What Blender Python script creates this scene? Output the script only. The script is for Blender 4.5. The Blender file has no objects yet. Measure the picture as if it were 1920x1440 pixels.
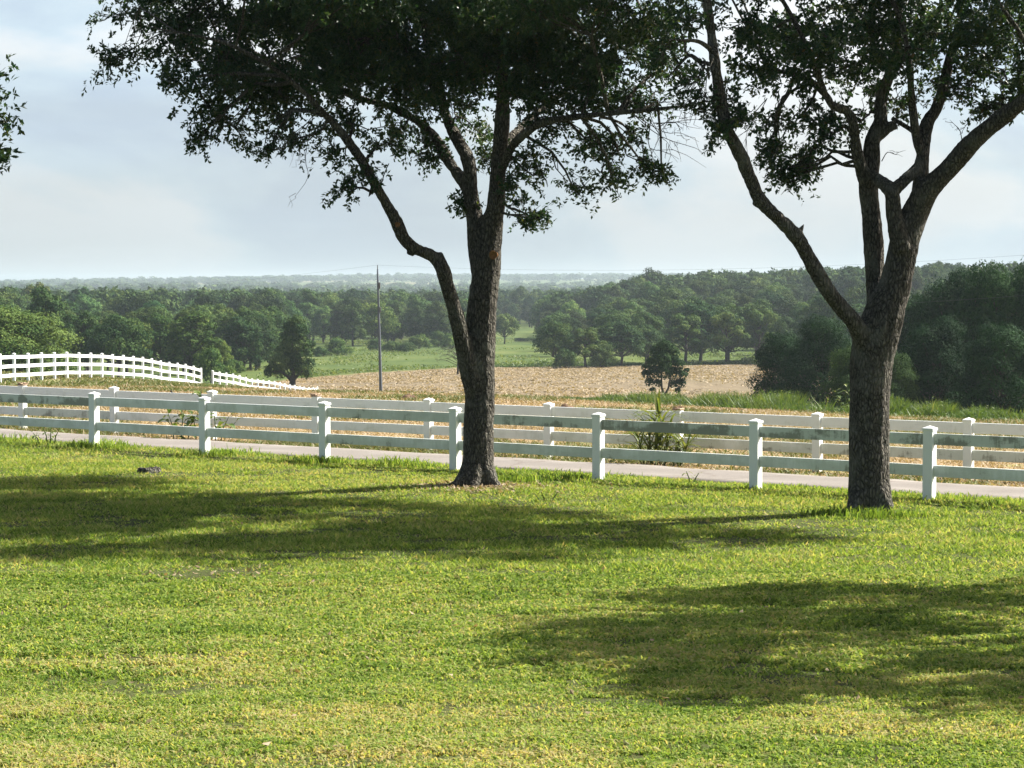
import bpy, math, random
import numpy as np
from mathutils import Vector, Matrix, noise as mnoise

R = math.radians
S = bpy.context.scene
COL = S.collection
rng = np.random.default_rng(11)
random.seed(11)

# ------------------------------------------------------------------ camera, sky, sun, exposure
FPX = 4271.0                       # focal length in pixels of the 1920 px wide frame
PITCH = R(2.55)
EYE = 2.65
cam = bpy.data.cameras.new("camera")
cam.sensor_width = 36.0
cam.lens = FPX * 36.0 / 1920.0
cam.clip_start = 0.1
cam.clip_end = 30000.0
cam_ob = bpy.data.objects.new("camera", cam)
cam_ob.location = (0, 0, EYE)
cam_ob.rotation_euler = (math.pi / 2 - PITCH, 0, 0)
COL.objects.link(cam_ob)
S.camera = cam_ob

SUN_EL = R(45.0)
SUN_AZ = R(25.0)                   # from +X towards +Y: to the right and beyond the fence
S.view_settings.view_transform = 'Standard'
S.view_settings.look = 'None'
S.view_settings.gamma = 1.0
S.view_settings.exposure = 1.6
S.cycles.use_denoising = True
S.cycles.max_bounces = 6
S.cycles.diffuse_bounces = 3
S.cycles.transmission_bounces = 4
S.cycles.transparent_max_bounces = 8
S.cycles.volume_bounces = 1
S.cycles.caustics_reflective = False
S.cycles.caustics_refractive = False

sun = bpy.data.lights.new("sun", 'SUN')
sun.energy = 5.0
sun.angle = R(0.53)
sun.color = (1.0, 0.95, 0.86)
sun_ob = bpy.data.objects.new("sun", sun)
to_sun = Vector((math.cos(SUN_AZ) * math.cos(SUN_EL), math.sin(SUN_AZ) * math.cos(SUN_EL), math.sin(SUN_EL)))
sun_ob.rotation_euler = to_sun.to_track_quat('Z', 'Y').to_euler()
sun_ob.location = (30, 20, 40)
COL.objects.link(sun_ob)


class NT:
    """small node-tree helper"""
    def __init__(self, tree):
        self.t = tree
        tree.nodes.clear()

    def n(self, kind, **kw):
        nd = self.t.nodes.new(kind)
        for k, v in kw.items():
            if k.startswith('i_'):
                nd.inputs[k[2:].replace('_', ' ')].default_value = v
            else:
                setattr(nd, k, v)
        return nd

    def l(self, a, b):
        self.t.links.new(a, b)

    def noise(self, vec, scale, detail=4, rough=0.55, dist=0.0, dim='3D'):
        nd = self.n('ShaderNodeTexNoise', noise_dimensions=dim)
        nd.inputs['Scale'].default_value = scale
        nd.inputs['Detail'].default_value = detail
        nd.inputs['Roughness'].default_value = rough
        nd.inputs['Distortion'].default_value = dist
        if vec is not None:
            self.l(vec, nd.inputs['Vector'])
        return nd.outputs['Fac']

    def ramp(self, fac, stops):
        nd = self.n('ShaderNodeValToRGB')
        cr = nd.color_ramp
        while len(cr.elements) > 1:
            cr.elements.remove(cr.elements[-1])
        cr.elements[0].position = stops[0][0]
        cr.elements[0].color = tuple(stops[0][1]) + (1,) if not np.isscalar(stops[0][1]) else (stops[0][1],) * 3 + (1,)
        for p, c in stops[1:]:
            e = cr.elements.new(p)
            e.color = tuple(c) + (1,) if not np.isscalar(c) else (c,) * 3 + (1,)
        self.l(fac, nd.inputs['Fac'])
        return nd.outputs['Color']

    def mix(self, fac, a, b, blend='MIX'):
        nd = self.n('ShaderNodeMix', data_type='RGBA', blend_type=blend)
        for s, v in ((nd.inputs['Factor'], fac), (nd.inputs['A'], a), (nd.inputs['B'], b)):
            self._set(s, v)
        # the RGBA sockets are the last A/B pair
        return nd

    def _set(self, s, v):
        if hasattr(v, 'is_output'):
            self.l(v, s)
        elif isinstance(v, (tuple, list)):
            try:
                s.default_value = tuple(v) + ((1,) if len(v) == 3 else ())
            except Exception:
                s.default_value = tuple(v)[:3]
        else:
            s.default_value = v

    def mixc(self, fac, a, b, blend='MIX'):
        nd = self.n('ShaderNodeMix', data_type='RGBA', blend_type=blend)
        self._set(nd.inputs[0], fac)
        self._set(nd.inputs[6], a)
        self._set(nd.inputs[7], b)
        return nd.outputs[2]

    def math(self, op, a, b=0.0, c=None, clamp=False):
        nd = self.n('ShaderNodeMath', operation=op, use_clamp=clamp)
        self._set(nd.inputs[0], a)
        self._set(nd.inputs[1], b)
        if c is not None:
            self._set(nd.inputs[2], c)
        return nd.outputs[0]

    def mapping(self, vec, scale=(1, 1, 1), rot=(0, 0, 0), loc=(0, 0, 0)):
        nd = self.n('ShaderNodeMapping')
        nd.inputs['Scale'].default_value = scale
        nd.inputs['Rotation'].default_value = rot
        nd.inputs['Location'].default_value = loc
        self.l(vec, nd.inputs['Vector'])
        return nd.outputs['Vector']


# ---- world: hazy summer sky with thin broken cloud
W = bpy.data.worlds.new("World")
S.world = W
W.use_nodes = True
w = NT(W.node_tree)
sky = w.n('ShaderNodeTexSky', sky_type='NISHITA')
sky.sun_disc = False
sky.sun_elevation = SUN_EL
sky.sun_rotation = math.pi / 2 - SUN_AZ
sky.altitude = 100
sky.air_density = 1.0
sky.dust_density = 3.0
sky.ozone_density = 1.0
tc = w.n('ShaderNodeTexCoord')
sep = w.n('ShaderNodeSeparateXYZ')
w.l(tc.outputs['Generated'], sep.inputs[0])
zz = w.math('ADD', w.math('MAXIMUM', sep.outputs['Z'], 0.0), 0.20)
comb = w.n('ShaderNodeCombineXYZ')
w.l(w.math('DIVIDE', sep.outputs['X'], zz), comb.inputs[0])
w.l(w.math('DIVIDE', sep.outputs['Y'], zz), comb.inputs[1])
cv = w.mapping(comb.outputs[0], loc=(3.7, 1.3, 0))
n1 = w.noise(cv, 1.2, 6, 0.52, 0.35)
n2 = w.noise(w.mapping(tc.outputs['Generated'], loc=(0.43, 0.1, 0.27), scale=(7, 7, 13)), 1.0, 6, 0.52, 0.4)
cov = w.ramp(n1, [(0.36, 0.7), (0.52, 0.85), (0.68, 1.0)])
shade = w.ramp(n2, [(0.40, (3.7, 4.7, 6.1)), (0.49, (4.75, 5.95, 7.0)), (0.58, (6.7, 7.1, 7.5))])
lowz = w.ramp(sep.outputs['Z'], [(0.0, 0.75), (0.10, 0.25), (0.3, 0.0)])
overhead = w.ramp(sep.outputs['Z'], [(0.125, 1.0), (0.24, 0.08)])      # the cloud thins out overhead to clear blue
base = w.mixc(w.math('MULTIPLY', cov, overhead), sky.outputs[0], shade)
glow = w.n('ShaderNodeVectorMath', operation='DOT_PRODUCT')
w.l(tc.outputs['Generated'], glow.inputs[0])
glow.inputs[1].default_value = tuple(to_sun)
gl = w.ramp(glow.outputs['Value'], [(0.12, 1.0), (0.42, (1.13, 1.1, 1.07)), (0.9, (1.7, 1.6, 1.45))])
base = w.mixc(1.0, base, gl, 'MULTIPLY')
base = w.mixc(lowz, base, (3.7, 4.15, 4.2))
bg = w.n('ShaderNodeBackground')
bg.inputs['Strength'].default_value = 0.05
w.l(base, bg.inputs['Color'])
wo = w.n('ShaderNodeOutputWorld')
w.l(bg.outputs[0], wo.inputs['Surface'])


# ------------------------------------------------------------------ helpers
def ray_at(px, py, Y):
    """world point seen at pixel (px,py) of the 1920x1440 picture when it stands Y metres away"""
    u = (720.0 - py) / FPX
    fy = math.cos(PITCH) + math.sin(PITCH) * u
    fz = -math.sin(PITCH) + math.cos(PITCH) * u
    t = Y / fy
    return Vector(((px - 960.0) / FPX * t, Y, EYE + fz * t))


def sstep(a, b, x):
    t = np.clip((np.asarray(x, float) - a) / (b - a), 0, 1)
    return t * t * (3 - 2 * t)


_tab = np.random.default_rng(5).random((8, 256, 256))


def vnoise(x, y, k=0):
    x = np.asarray(x, float); y = np.asarray(y, float)
    ix = np.floor(x).astype(int); iy = np.floor(y).astype(int)
    fx = x - ix; fy = y - iy
    fx = fx * fx * (3 - 2 * fx); fy = fy * fy * (3 - 2 * fy)
    T = _tab[k % 8]
    a = T[ix & 255, iy & 255]; b = T[(ix + 1) & 255, iy & 255]
    c = T[ix & 255, (iy + 1) & 255]; d = T[(ix + 1) & 255, (iy + 1) & 255]
    return (a * (1 - fx) + b * fx) * (1 - fy) + (c * (1 - fx) + d * fx) * fy


def fbm(x, y, k=0, o=4):
    v = 0; a = 0.5; s = 1.0; tot = 0
    for i in range(o):
        v = v + a * vnoise(np.asarray(x) * s + 17.3 * i, np.asarray(y) * s + 9.1 * i, k + i)
        tot += a; a *= 0.5; s *= 2.03
    return v / tot


def np_mesh(name, V, F, smooth=False, attrs=None):
    """V (n,3); F list of (m,k) index arrays"""
    me = bpy.data.meshes.new(name)
    V = np.ascontiguousarray(V, dtype=np.float32)
    me.vertices.add(len(V))
    me.vertices.foreach_set('co', V.ravel())
    if not isinstance(F, list):
        F = [F]
    idx = np.concatenate([f.ravel() for f in F]).astype(np.int32)
    tot = np.concatenate([np.full(len(f), f.shape[1], np.int32) for f in F])
    start = np.concatenate([[0], np.cumsum(tot)[:-1]]).astype(np.int32)
    me.loops.add(len(idx))
    me.loops.foreach_set('vertex_index', idx)
    me.polygons.add(len(tot))
    me.polygons.foreach_set('loop_start', start)
    if smooth:
        me.polygons.foreach_set('use_smooth', np.ones(len(tot), bool))
    else:
        me.polygons.foreach_set('use_smooth', np.zeros(len(tot), bool))
    for nm, (dom, data) in (attrs or {}).items():
        if data.ndim == 1:
            at = me.attributes.new(nm, 'FLOAT', dom)
            at.data.foreach_set('value', np.ascontiguousarray(data, np.float32))
        else:
            at = me.attributes.new(nm, 'FLOAT_COLOR', dom)
            at.data.foreach_set('color', np.ascontiguousarray(data, np.float32).ravel())
    me.update(calc_edges=True)
    me.validate()
    return me


def link(name, me, mat=None, parent=None):
    o = bpy.data.objects.new(name, me)
    if mat is not None and me is not None and len(me.materials) == 0:
        me.materials.append(mat)
    COL.objects.link(o)
    if parent is not None:
        o.parent = parent
    return o


def tag(o, label=None, cat=None, group=None, kind=None):
    if label: o['label'] = label
    if cat: o['category'] = cat
    if group: o['group'] = group
    if kind: o['kind'] = kind
    return o


def root(name, loc, label, cat, group=None, rz=0.0):
    o = bpy.data.objects.new(name, None)
    o.empty_display_size = 0.2
    o.location = loc
    o.rotation_euler = (0, 0, rz)
    COL.objects.link(o)
    return tag(o, label, cat, group)


def copy_tree(o, parent=None):
    c = o.copy()
    COL.objects.link(c)
    if parent is not None:
        c.parent = parent
    for ch in list(o.children):
        copy_tree(ch, c)
    return c


class MB:
    """collects polygons for one mesh object"""
    def __init__(self):
        self.v = []
        self.f = []

    def add(self, V, F):
        n = len(self.v)
        self.v.extend([tuple(p) for p in V])
        self.f.extend([tuple(i + n for i in f) for f in F])

    def box(self, x0, x1, y0, y1, z0, z1, M=None, ch=0.0):
        """box with chamfered vertical and top edges"""
        if ch <= 0:
            P = [(x0, y0, z0), (x1, y0, z0), (x1, y1, z0), (x0, y1, z0), (x0, y0, z1), (x1, y0, z1), (x1, y1, z1), (x0, y1, z1)]
            F = [(3, 2, 1, 0), (4, 5, 6, 7), (0, 1, 5, 4), (1, 2, 6, 5), (2, 3, 7, 6), (3, 0, 4, 7)]
        else:
            c = ch
            ringp = [(x0 + c, y0), (x1 - c, y0), (x1, y0 + c), (x1, y1 - c), (x1 - c, y1), (x0 + c, y1), (x0, y1 - c), (x0, y0 + c)]
            inn = [(x0 + c, y0 + c), (x1 - c, y0 + c), (x1 - c, y0 + c), (x1 - c, y1 - c), (x1 - c, y1 - c), (x0 + c, y1 - c), (x0 + c, y1 - c), (x0 + c, y0 + c)]
            P = [(a, b, z0) for a, b in inn] + [(a, b, z0 + c) for a, b in ringp] + [(a, b, z1 - c) for a, b in ringp] + [(a, b, z1) for a, b in inn]
            F = []
            for k in range(3):
                for i in range(8):
                    j = (i + 1) % 8
                    F.append((k * 8 + i, k * 8 + j, k * 8 + 8 + j, k * 8 + 8 + i))
            F.append(tuple(range(7, -1, -1)))
            F.append(tuple(range(24, 32)))
        if M is not None:
            P = [tuple(M @ Vector(p)) for p in P]
        self.add(P, F)

    def tube(self, pts, rad, n=8, cap=True):
        pts = [Vector(p) for p in pts]
        if np.isscalar(rad):
            rad = [rad] * len(pts)
        t0 = (pts[1] - pts[0]).normalized()
        a = Vector((0, 0, 1)) if abs(t0.z) < 0.9 else Vector((1, 0, 0))
        u = t0.cross(a).normalized()
        V = []
        F = []
        for i, p in enumerate(pts):
            t = (pts[min(i + 1, len(pts) - 1)] - pts[max(i - 1, 0)])
            t = t.normalized() if t.length > 1e-9 else t0
            u = (u - t * u.dot(t))
            u = u.normalized() if u.length > 1e-6 else t.orthogonal().normalized()
            v = t.cross(u)
            for k in range(n):
                an = 2 * math.pi * k / n
                V.append(p + (u * math.cos(an) + v * math.sin(an)) * rad[i])
        for i in range(len(pts) - 1):
            for k in range(n):
                k2 = (k + 1) % n
                F.append((i * n + k, i * n + k2, (i + 1) * n + k2, (i + 1) * n + k))
        if cap:
            F.append(tuple(range(n - 1, -1, -1)))
            F.append(tuple(range((len(pts) - 1) * n, len(pts) * n)))
        self.add(V, F)

    def mesh(self, name, smooth=False):
        me = bpy.data.meshes.new(name)
        me.from_pydata(self.v, [], self.f)
        me.polygons.foreach_set('use_smooth', np.full(len(me.polygons), smooth))
        me.validate()
        me.update()
        return me

    def build(self, name, mat=None, parent=None, smooth=False):
        return link(name, self.mesh(name, smooth), mat, parent)


def crom(pts, n):
    """Catmull-Rom resample of rows of numbers"""
    P = np.array(pts, float)
    Q = np.vstack([2 * P[0] - P[1], P, 2 * P[-1] - P[-2]])
    out = []
    for i in range(len(P) - 1):
        p0, p1, p2, p3 = Q[i], Q[i + 1], Q[i + 2], Q[i + 3]
        for k in range(n):
            t = k / n
            out.append(0.5 * ((2 * p1) + (-p0 + p2) * t + (2 * p0 - 5 * p1 + 4 * p2 - p3) * t * t + (-p0 + 3 * p1 - 3 * p2 + p3) * t ** 3))
    out.append(P[-1])
    return np.array(out)


def unit(a):
    return a / np.maximum(np.linalg.norm(a, axis=-1, keepdims=True), 1e-9)


# ------------------------------------------------------------------ terrain
F1 = np.array((-6.69, 36.4)); U1 = np.array((0.8055, -0.5927)); N1 = np.array((0.5927, 0.8055))
F2 = np.array((-9.48, 44.07)); U2 = np.array((0.8266, -0.5630))
_PY = [0, 30, 44, 60, 100, 150, 180, 250, 350, 600, 800, 1200, 1700, 2300, 3200, 4500, 6000, 9500]
_PZ = [0, 0, -0.2, -0.85, -2.65, -4.85, -6.65, -8.65, -10.45, -12.85, -13.85, -15.6, -15.9, -11.0, -10.5, -1.0, 0.5, 1.0]


def sdist(X, Y):
    return (X - F1[0]) * N1[0] + (Y - F1[1]) * N1[1]


def h_base(X, Y):
    X = np.asarray(X, float); Y = np.asarray(Y, float)
    z = np.interp(Y, _PY, _PZ)
    z = z - 0.045 * np.clip(X, 0, 40) * sstep(50, 95, Y) * (1 - sstep(180, 320, Y))
    ang = X / np.maximum(Y, 1.0)
    up = np.interp(ang, [-0.4, 0.02, 0.056, 0.126, 0.185, 0.3, 0.5], [0, 0, 4.5, 8.5, 10.5, 12.5, 12.5])
    z = z + up * sstep(390, 640, Y) * (1 - sstep(1000, 1800, Y))
    far = sstep(1500, 2600, Y)
    z = z + far * (fbm(X / 700 + 3, Y / 600, 2, 3) - 0.5) * 9
    z = z + sstep(3300, 4800, Y) * np.interp(ang, [-0.5, -0.225, -0.15, -0.075, 0.06, 0.3], [-10, -7, 0, 6.5, 8.5, 8.5])
    return z


_CP = np.array([(-24.5, 112, -2.2), (-23.4, 123, -2.55), (-22.3, 134, -2.95), (-20.9, 153, -4.4), (-21.05, 160, -4.9), (-19.5, 182, -6.5),
                (-17.8, 205, -8.2), (-16, 80, -0.95), (20, 120, -4.5), (13, 90, -2.6), (24, 110, -4.25), (-8.7, 150, -4.65),
                (0, 100, -2.65), (0, 150, -4.85), (-2, 60, -0.9), (10, 60, -1.1), (8, 190, -7.1), (-13, 150, -4.85), (-14.5, 172, -6.15), (-11, 128, -3.75), (-16.5, 155, -4.75), (-13.5, 195, -7.7), (-40, 120, -2.2), (-50, 60, -0.6), (45, 120, -6.0)])
_sig = 12.0
_D = np.linalg.norm(_CP[:, None, :2] - _CP[None, :, :2], axis=-1)
_K = np.exp(-(_D / _sig) ** 2 / 2) + 0.05 * np.eye(len(_CP))
_Wt = np.linalg.solve(_K, _CP[:, 2] - h_base(_CP[:, 0], _CP[:, 1]))


def height(X, Y):
    X = np.asarray(X, float); Y = np.asarray(Y, float)
    s = sdist(X, Y)
    lawn = 0.65 * (1 - sstep(0, 26, Y)) + (fbm(X / 3.5, Y / 2.5, 1, 3) - 0.5) * 0.07 * (1 - sstep(-3.0, -0.4, s))
    near = np.interp(s, [0.0, 0.5, 0.7, 3.4, 4.6, 8.0], [0, 0, -0.03, -0.13, -0.2, -0.30])
    farz = h_base(X, Y)
    for (cx, cy, _), wt in zip(_CP, _Wt):
        farz = farz + wt * np.exp(-((X - cx) ** 2 + (Y - cy) ** 2) / (2 * _sig ** 2))
    farz = farz + (fbm(X / 7, Y / 7, 3, 3) - 0.5) * 0.25 * sstep(6, 25, s)
    z = np.where(s > 0, near, 0) + lawn * (1 - sstep(-0.5, 6, s))
    k = sstep(5.0, 22.0, s)
    return z * (1 - k) + farz * k


def gz(X, Y):
    return float(height(np.array([X]), np.array([Y]))[0])


def gpt(px, Y):
    """ground point under pixel column px at distance Y"""
    X = (px - 960.0) / FPX * Y
    return Vector((X, Y, gz(X, Y)))


def pxof(X, Y):
    return 960 + FPX * X / np.maximum(Y, 1.0)


def field_far(px):
    return np.interp(px, [300, 430, 560, 700, 870, 1100, 1400, 1900], [215, 245, 282, 315, 350, 358, 372, 385])


# ------------------------------------------------------------------ materials
def new_mat(name):
    m = bpy.data.materials.new(name)
    m.use_nodes = True
    return m, NT(m.node_tree)


def finish(n, shader, disp=None):
    o = n.n('ShaderNodeOutputMaterial')
    n.l(shader, o.inputs['Surface'])


def princ(n, col, rough=0.7, spec=0.3, normal=None):
    p = n.n('ShaderNodeBsdfPrincipled')
    n._set(p.inputs['Base Color'], col)
    n._set(p.inputs['Roughness'], rough)
    p.inputs['Specular IOR Level'].default_value = spec
    if normal is not None:
        n.l(normal, p.inputs['Normal'])
    return p


def bump(n, h, strength=0.5, dist=0.02):
    b = n.n('ShaderNodeBump')
    b.inputs['Strength'].default_value = strength
    b.inputs['Distance'].default_value = dist
    n.l(h, b.inputs['Height'])
    return b.outputs['Normal']


def leaf_mat(name, stops, transl=0.35, rough=0.5, objvar=0.0, spec=0.25, tcol=None, objcol=False):
    """foliage: per-leaf 'tint' attribute picks a colour; some light passes through the leaf"""
    m, n = new_mat(name)
    at = n.n('ShaderNodeAttribute', attribute_name='tint')
    fac = at.outputs['Fac']
    if objvar:
        oi = n.n('ShaderNodeObjectInfo')
        fac = n.math('ADD', fac, n.math('MULTIPLY', n.math('SUBTRACT', oi.outputs['Random'], 0.5), objvar), clamp=True)
    col = n.ramp(fac, stops)
    if objcol:
        oi2 = n.n('ShaderNodeObjectInfo')
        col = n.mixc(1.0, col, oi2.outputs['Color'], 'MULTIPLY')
    p = princ(n, col, rough, spec)
    tr = n.n('ShaderNodeBsdfTranslucent')
    tint = n.mixc(1.0, col, tcol or (1.25, 1.15, 0.55), 'MULTIPLY')
    n.l(tint, tr.inputs['Color'])
    mx = n.n('ShaderNodeMixShader')
    mx.inputs[0].default_value = transl
    n.l(p.outputs[0], mx.inputs[1])
    n.l(tr.outputs[0], mx.inputs[2])
    finish(n, mx.outputs[0])
    return m


M = {}
M['lawn_blades'] = leaf_mat('lawn_blades', [(0.0, (0.055, 0.115, 0.016)), (0.35, (0.16, 0.25, 0.046)), (0.62, (0.285, 0.355, 0.095)),
                                            (0.82, (0.37, 0.355, 0.15)), (1.0, (0.47, 0.37, 0.21))], 0.5, 0.7, spec=0.08)
M['dry_blades'] = leaf_mat('dry_blades', [(0.0, (0.07, 0.11, 0.022)), (0.3, (0.12, 0.13, 0.038)), (0.5, (0.23, 0.175, 0.095)),
                                          (1.0, (0.36, 0.285, 0.185))], 0.25, 0.6)
M['weeds'] = leaf_mat('weeds', [(0.0, (0.04, 0.085, 0.018)), (0.5, (0.085, 0.14, 0.03)), (1.0, (0.17, 0.19, 0.05))], 0.4, 0.5)
M['oak_leaf'] = leaf_mat('oak_leaf', [(0.0, (0.012, 0.040, 0.019)), (0.5, (0.026, 0.066, 0.027)), (0.9, (0.062, 0.098, 0.03)), (1.0, (0.11, 0.08, 0.03))], 0.36, 0.45, spec=0.3)
M['tree_leaf'] = leaf_mat('tree_leaf', [(0.0, (0.017, 0.045, 0.014)), (0.5, (0.045, 0.085, 0.022)), (1.0, (0.115, 0.155, 0.04))], 0.15, 0.6, objvar=0.5, spec=0.04, objcol=True)
M['far_leaf'] = leaf_mat('far_leaf', [(0.0, (0.014, 0.038, 0.014)), (0.5, (0.036, 0.072, 0.021)), (1.0, (0.092, 0.132, 0.036))], 0.15, 0.8, spec=0.05)


def bark_mat(name, dark, light, lichen=0.4, scale=1.0):
    m, n = new_mat(name)
    tcn = n.n('ShaderNodeTexCoord')
    v = n.mapping(tcn.outputs['Object'], scale=(30 * scale, 30 * scale, 10.5 * scale))
    wob = n.n('ShaderNodeTexNoise')
    wob.inputs['Scale'].default_value = 14.0 * scale
    n.l(tcn.outputs['Object'], wob.inputs['Vector'])
    vv = n.mixc(1.0, v, n.mixc(1.0, wob.outputs['Color'], (1.3, 1.3, 1.3), 'MULTIPLY'), 'ADD')
    vo = n.n('ShaderNodeTexVoronoi', feature='DISTANCE_TO_EDGE')
    vo.inputs['Scale'].default_value = 1.0
    n.l(vv, vo.inputs['Vector'])
    fur = n.ramp(vo.outputs['Distance'], [(0.03, 0.0), (0.16, 0.5), (0.34, 1.0)])
    fine = n.noise(n.mapping(tcn.outputs['Object'], scale=(60, 60, 25)), 1.0, 5, 0.65)
    c = n.mixc(fur, dark, light)
    c = n.mixc(n.math('MULTIPLY', n.ramp(fine, [(0.4, 0.0), (0.65, 1.0)]), 0.8), c, tuple(x * 0.55 for x in light))
    li = n.ramp(n.noise(tcn.outputs['Object'], 3.2, 5, 0.62), [(0.5, 0.0), (0.64, 1.0)])
    c = n.mixc(n.math('MULTIPLY', li, lichen), c, (0.20, 0.20, 0.165))
    hgt = n.math('ADD', fur, n.math('MULTIPLY', fine, 0.4))
    p = princ(n, c, 0.9, 0.15, bump(n, hgt, 0.9, 0.03))
    finish(n, p.outputs[0])
    return m


M['bark'] = bark_mat('bark', (0.013, 0.012, 0.010), (0.165, 0.152, 0.125))
M['twig'] = bark_mat('twig', (0.035, 0.03, 0.025), (0.09, 0.08, 0.065), 0.2)
M['far_bark'] = bark_mat('far_bark', (0.03, 0.025, 0.02), (0.09, 0.078, 0.06), 0.2, 0.3)
m, n = new_mat('cut_wood')
tcn = n.n('ShaderNodeTexCoord')
c = n.ramp(n.noise(tcn.outputs['Object'], 40, 4), [(0.3, (0.16, 0.075, 0.03)), (0.7, (0.30, 0.15, 0.06))])
finish(n, princ(n, c, 0.8, 0.2).outputs[0])
M['cut_wood'] = m


def vinyl_mat(name, mould, tone):
    """white fence vinyl with grey-green mould; object colour red channel = how mouldy"""
    m, n = new_mat(name)
    tcn = n.n('ShaderNodeTexCoord')
    oi = n.n('ShaderNodeObjectInfo')
    off = n.n('ShaderNodeVectorMath', operation='ADD')
    n.l(tcn.outputs['Object'], off.inputs[0])
    sc = n.n('ShaderNodeCombineXYZ')
    n.l(n.math('MULTIPLY', oi.outputs['Random'], 37.0), sc.inputs[0])
    n.l(n.math('MULTIPLY', oi.outputs['Random'], 11.0), sc.inputs[2])
    n.l(sc.outputs[0], off.inputs[1])
    v = off.outputs[0]
    big = n.ramp(n.noise(n.mapping(v, scale=(2.2, 2.2, 3.0)), 1.0, 4, 0.6), [(0.3, 0.15), (0.7, 0.85)])
    streak = n.noise(n.mapping(v, scale=(26, 26, 2.2)), 1.0, 5, 0.7)
    spk = n.noise(v, 55, 3, 0.7)
    sepc = n.n('ShaderNodeSeparateColor')
    n.l(oi.outputs['Color'], sepc.inputs[0])
    amt = sepc.outputs[0]
    fac = n.math('ADD', n.math('MULTIPLY', big, 0.9), n.math('MULTIPLY', streak, 0.5))
    fac = n.math('ADD', fac, n.math('MULTIPLY', spk, 0.25))
    fac = n.math('ADD', fac, n.math('MULTIPLY', amt, 0.75))
    sx = n.n('ShaderNodeSeparateXYZ')
    n.l(tcn.outputs['Object'], sx.inputs[0])
    endm = n.ramp(n.math('ADD', n.math('ABSOLUTE', sx.outputs[0]), n.math('MULTIPLY', big, 0.5)), [(1.1, 0.0), (1.25, 0.32)])
    lowm = n.math('MULTIPLY', sx.outputs[2], 1.1)
    fac = n.math('SUBTRACT', n.math('SUBTRACT', fac, endm), lowm)
    f = n.ramp(n.math('SUBTRACT', fac, 0.3), [(0.68, 0.0), (0.98, 1.0)])
    f2 = n.ramp(n.math('SUBTRACT', fac, 0.60), [(0.82, 0.0), (0.95, 1.0)])
    film = n.mixc(n.math('MULTIPLY', amt, 0.4), tone, (0.64, 0.71, 0.64))
    c = n.mixc(n.math('MULTIPLY', f, 0.4), film, (0.36, 0.40, 0.31))
    c = n.mixc(n.math('MULTIPLY', f2, 0.65), c, mould)
    p = princ(n, c, 0.45, 0.4)
    finish(n, p.outputs[0])
    return m


M['vinyl'] = vinyl_mat('vinyl', (0.10, 0.10, 0.065), (0.80, 0.83, 0.81))
m, n = new_mat('tan_cap')
tcn = n.n('ShaderNodeTexCoord')
c = n.ramp(n.noise(tcn.outputs['Object'], 30, 4), [(0.35, (0.20, 0.13, 0.09)), (0.65, (0.48, 0.36, 0.25))])
finish(n, princ(n, c, 0.85, 0.2).outputs[0])
M['tan_cap'] = m

m, n = new_mat('pole_wood')
tcn = n.n('ShaderNodeTexCoord')
c = n.ramp(n.noise(n.mapping(tcn.outputs['Object'], scale=(14, 14, 0.7)), 1.0, 5, 0.65), [(0.3, (0.075, 0.088, 0.108)), (0.7, (0.135, 0.155, 0.185))])
finish(n, princ(n, c, 0.8, 0.2).outputs[0])
M['pole_wood'] = m
m, n = new_mat('dark_metal')
tcn = n.n('ShaderNodeTexCoord')
c = n.ramp(n.noise(tcn.outputs['Object'], 8, 3), [(0.3, (0.06, 0.06, 0.065)), (0.7, (0.12, 0.12, 0.125))])
finish(n, princ(n, c, 0.5, 0.5).outputs[0])
M['dark_metal'] = m
m, n = new_mat('farm_paint')
tcn = n.n('ShaderNodeTexCoord')
c = n.ramp(n.noise(tcn.outputs['Object'], 2, 3), [(0.3, (0.7, 0.7, 0.68)), (0.7, (0.82, 0.82, 0.8))])
finish(n, princ(n, c, 0.6, 0.3).outputs[0])
M['farm_paint'] = m

# lane of pale worn concrete
m, n = new_mat('lane_concrete')
tcn = n.n('ShaderNodeTexCoord')
geo = n.n('ShaderNodeNewGeometry')
pos = geo.outputs['Position']
a = n.noise(pos, 0.9, 5, 0.6)
b = n.noise(pos, 22, 4, 0.7)
d = n.noise(pos, 90, 2, 0.6)
c = n.ramp(a, [(0.3, (0.115, 0.104, 0.094)), (0.55, (0.155, 0.142, 0.13)), (0.75, (0.20, 0.185, 0.17))])
c = n.mixc(n.math('MULTIPLY', n.ramp(b, [(0.45, 0.0), (0.7, 1.0)]), 0.35), c, (0.20, 0.165, 0.13))
c = n.mixc(n.math('MULTIPLY', n.ramp(d, [(0.5, 0.0), (0.65, 1.0)]), 0.3), c, (0.46, 0.42, 0.37))
vo = n.n('ShaderNodeTexVoronoi', feature='DISTANCE_TO_EDGE')
vo.inputs['Scale'].default_value = 0.33
nz = n.n('ShaderNodeTexNoise'); nz.inputs['Scale'].default_value = 1.4
n.l(pos, nz.inputs['Vector'])
n.l(n.mixc(0.5, pos, nz.outputs['Color'], 'ADD'), vo.inputs['Vector'])
crack = n.ramp(vo.outputs['Distance'], [(0.0, 1.0), (0.02, 0.0)])
c = n.mixc(n.math('MULTIPLY', crack, 0.6), c, (0.11, 0.09, 0.075))
dt = n.n('ShaderNodeVectorMath', operation='DOT_PRODUCT')
n.l(pos, dt.inputs[0]); dt.inputs[1].default_value = (0.8055, -0.5927, 0)
fr = n.math('FRACT', n.math('DIVIDE', n.math('ADD', dt.outputs['Value'], 200.0), 4.6))
joint = n.math('LESS_THAN', fr, 0.008)
c = n.mixc(n.math('MULTIPLY', joint, 0.6), c, (0.07, 0.06, 0.05))
ds = n.n('ShaderNodeVectorMath', operation='DOT_PRODUCT')
n.l(pos, ds.inputs[0]); ds.inputs[1].default_value = (0.5927, 0.8055, 0)
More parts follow.
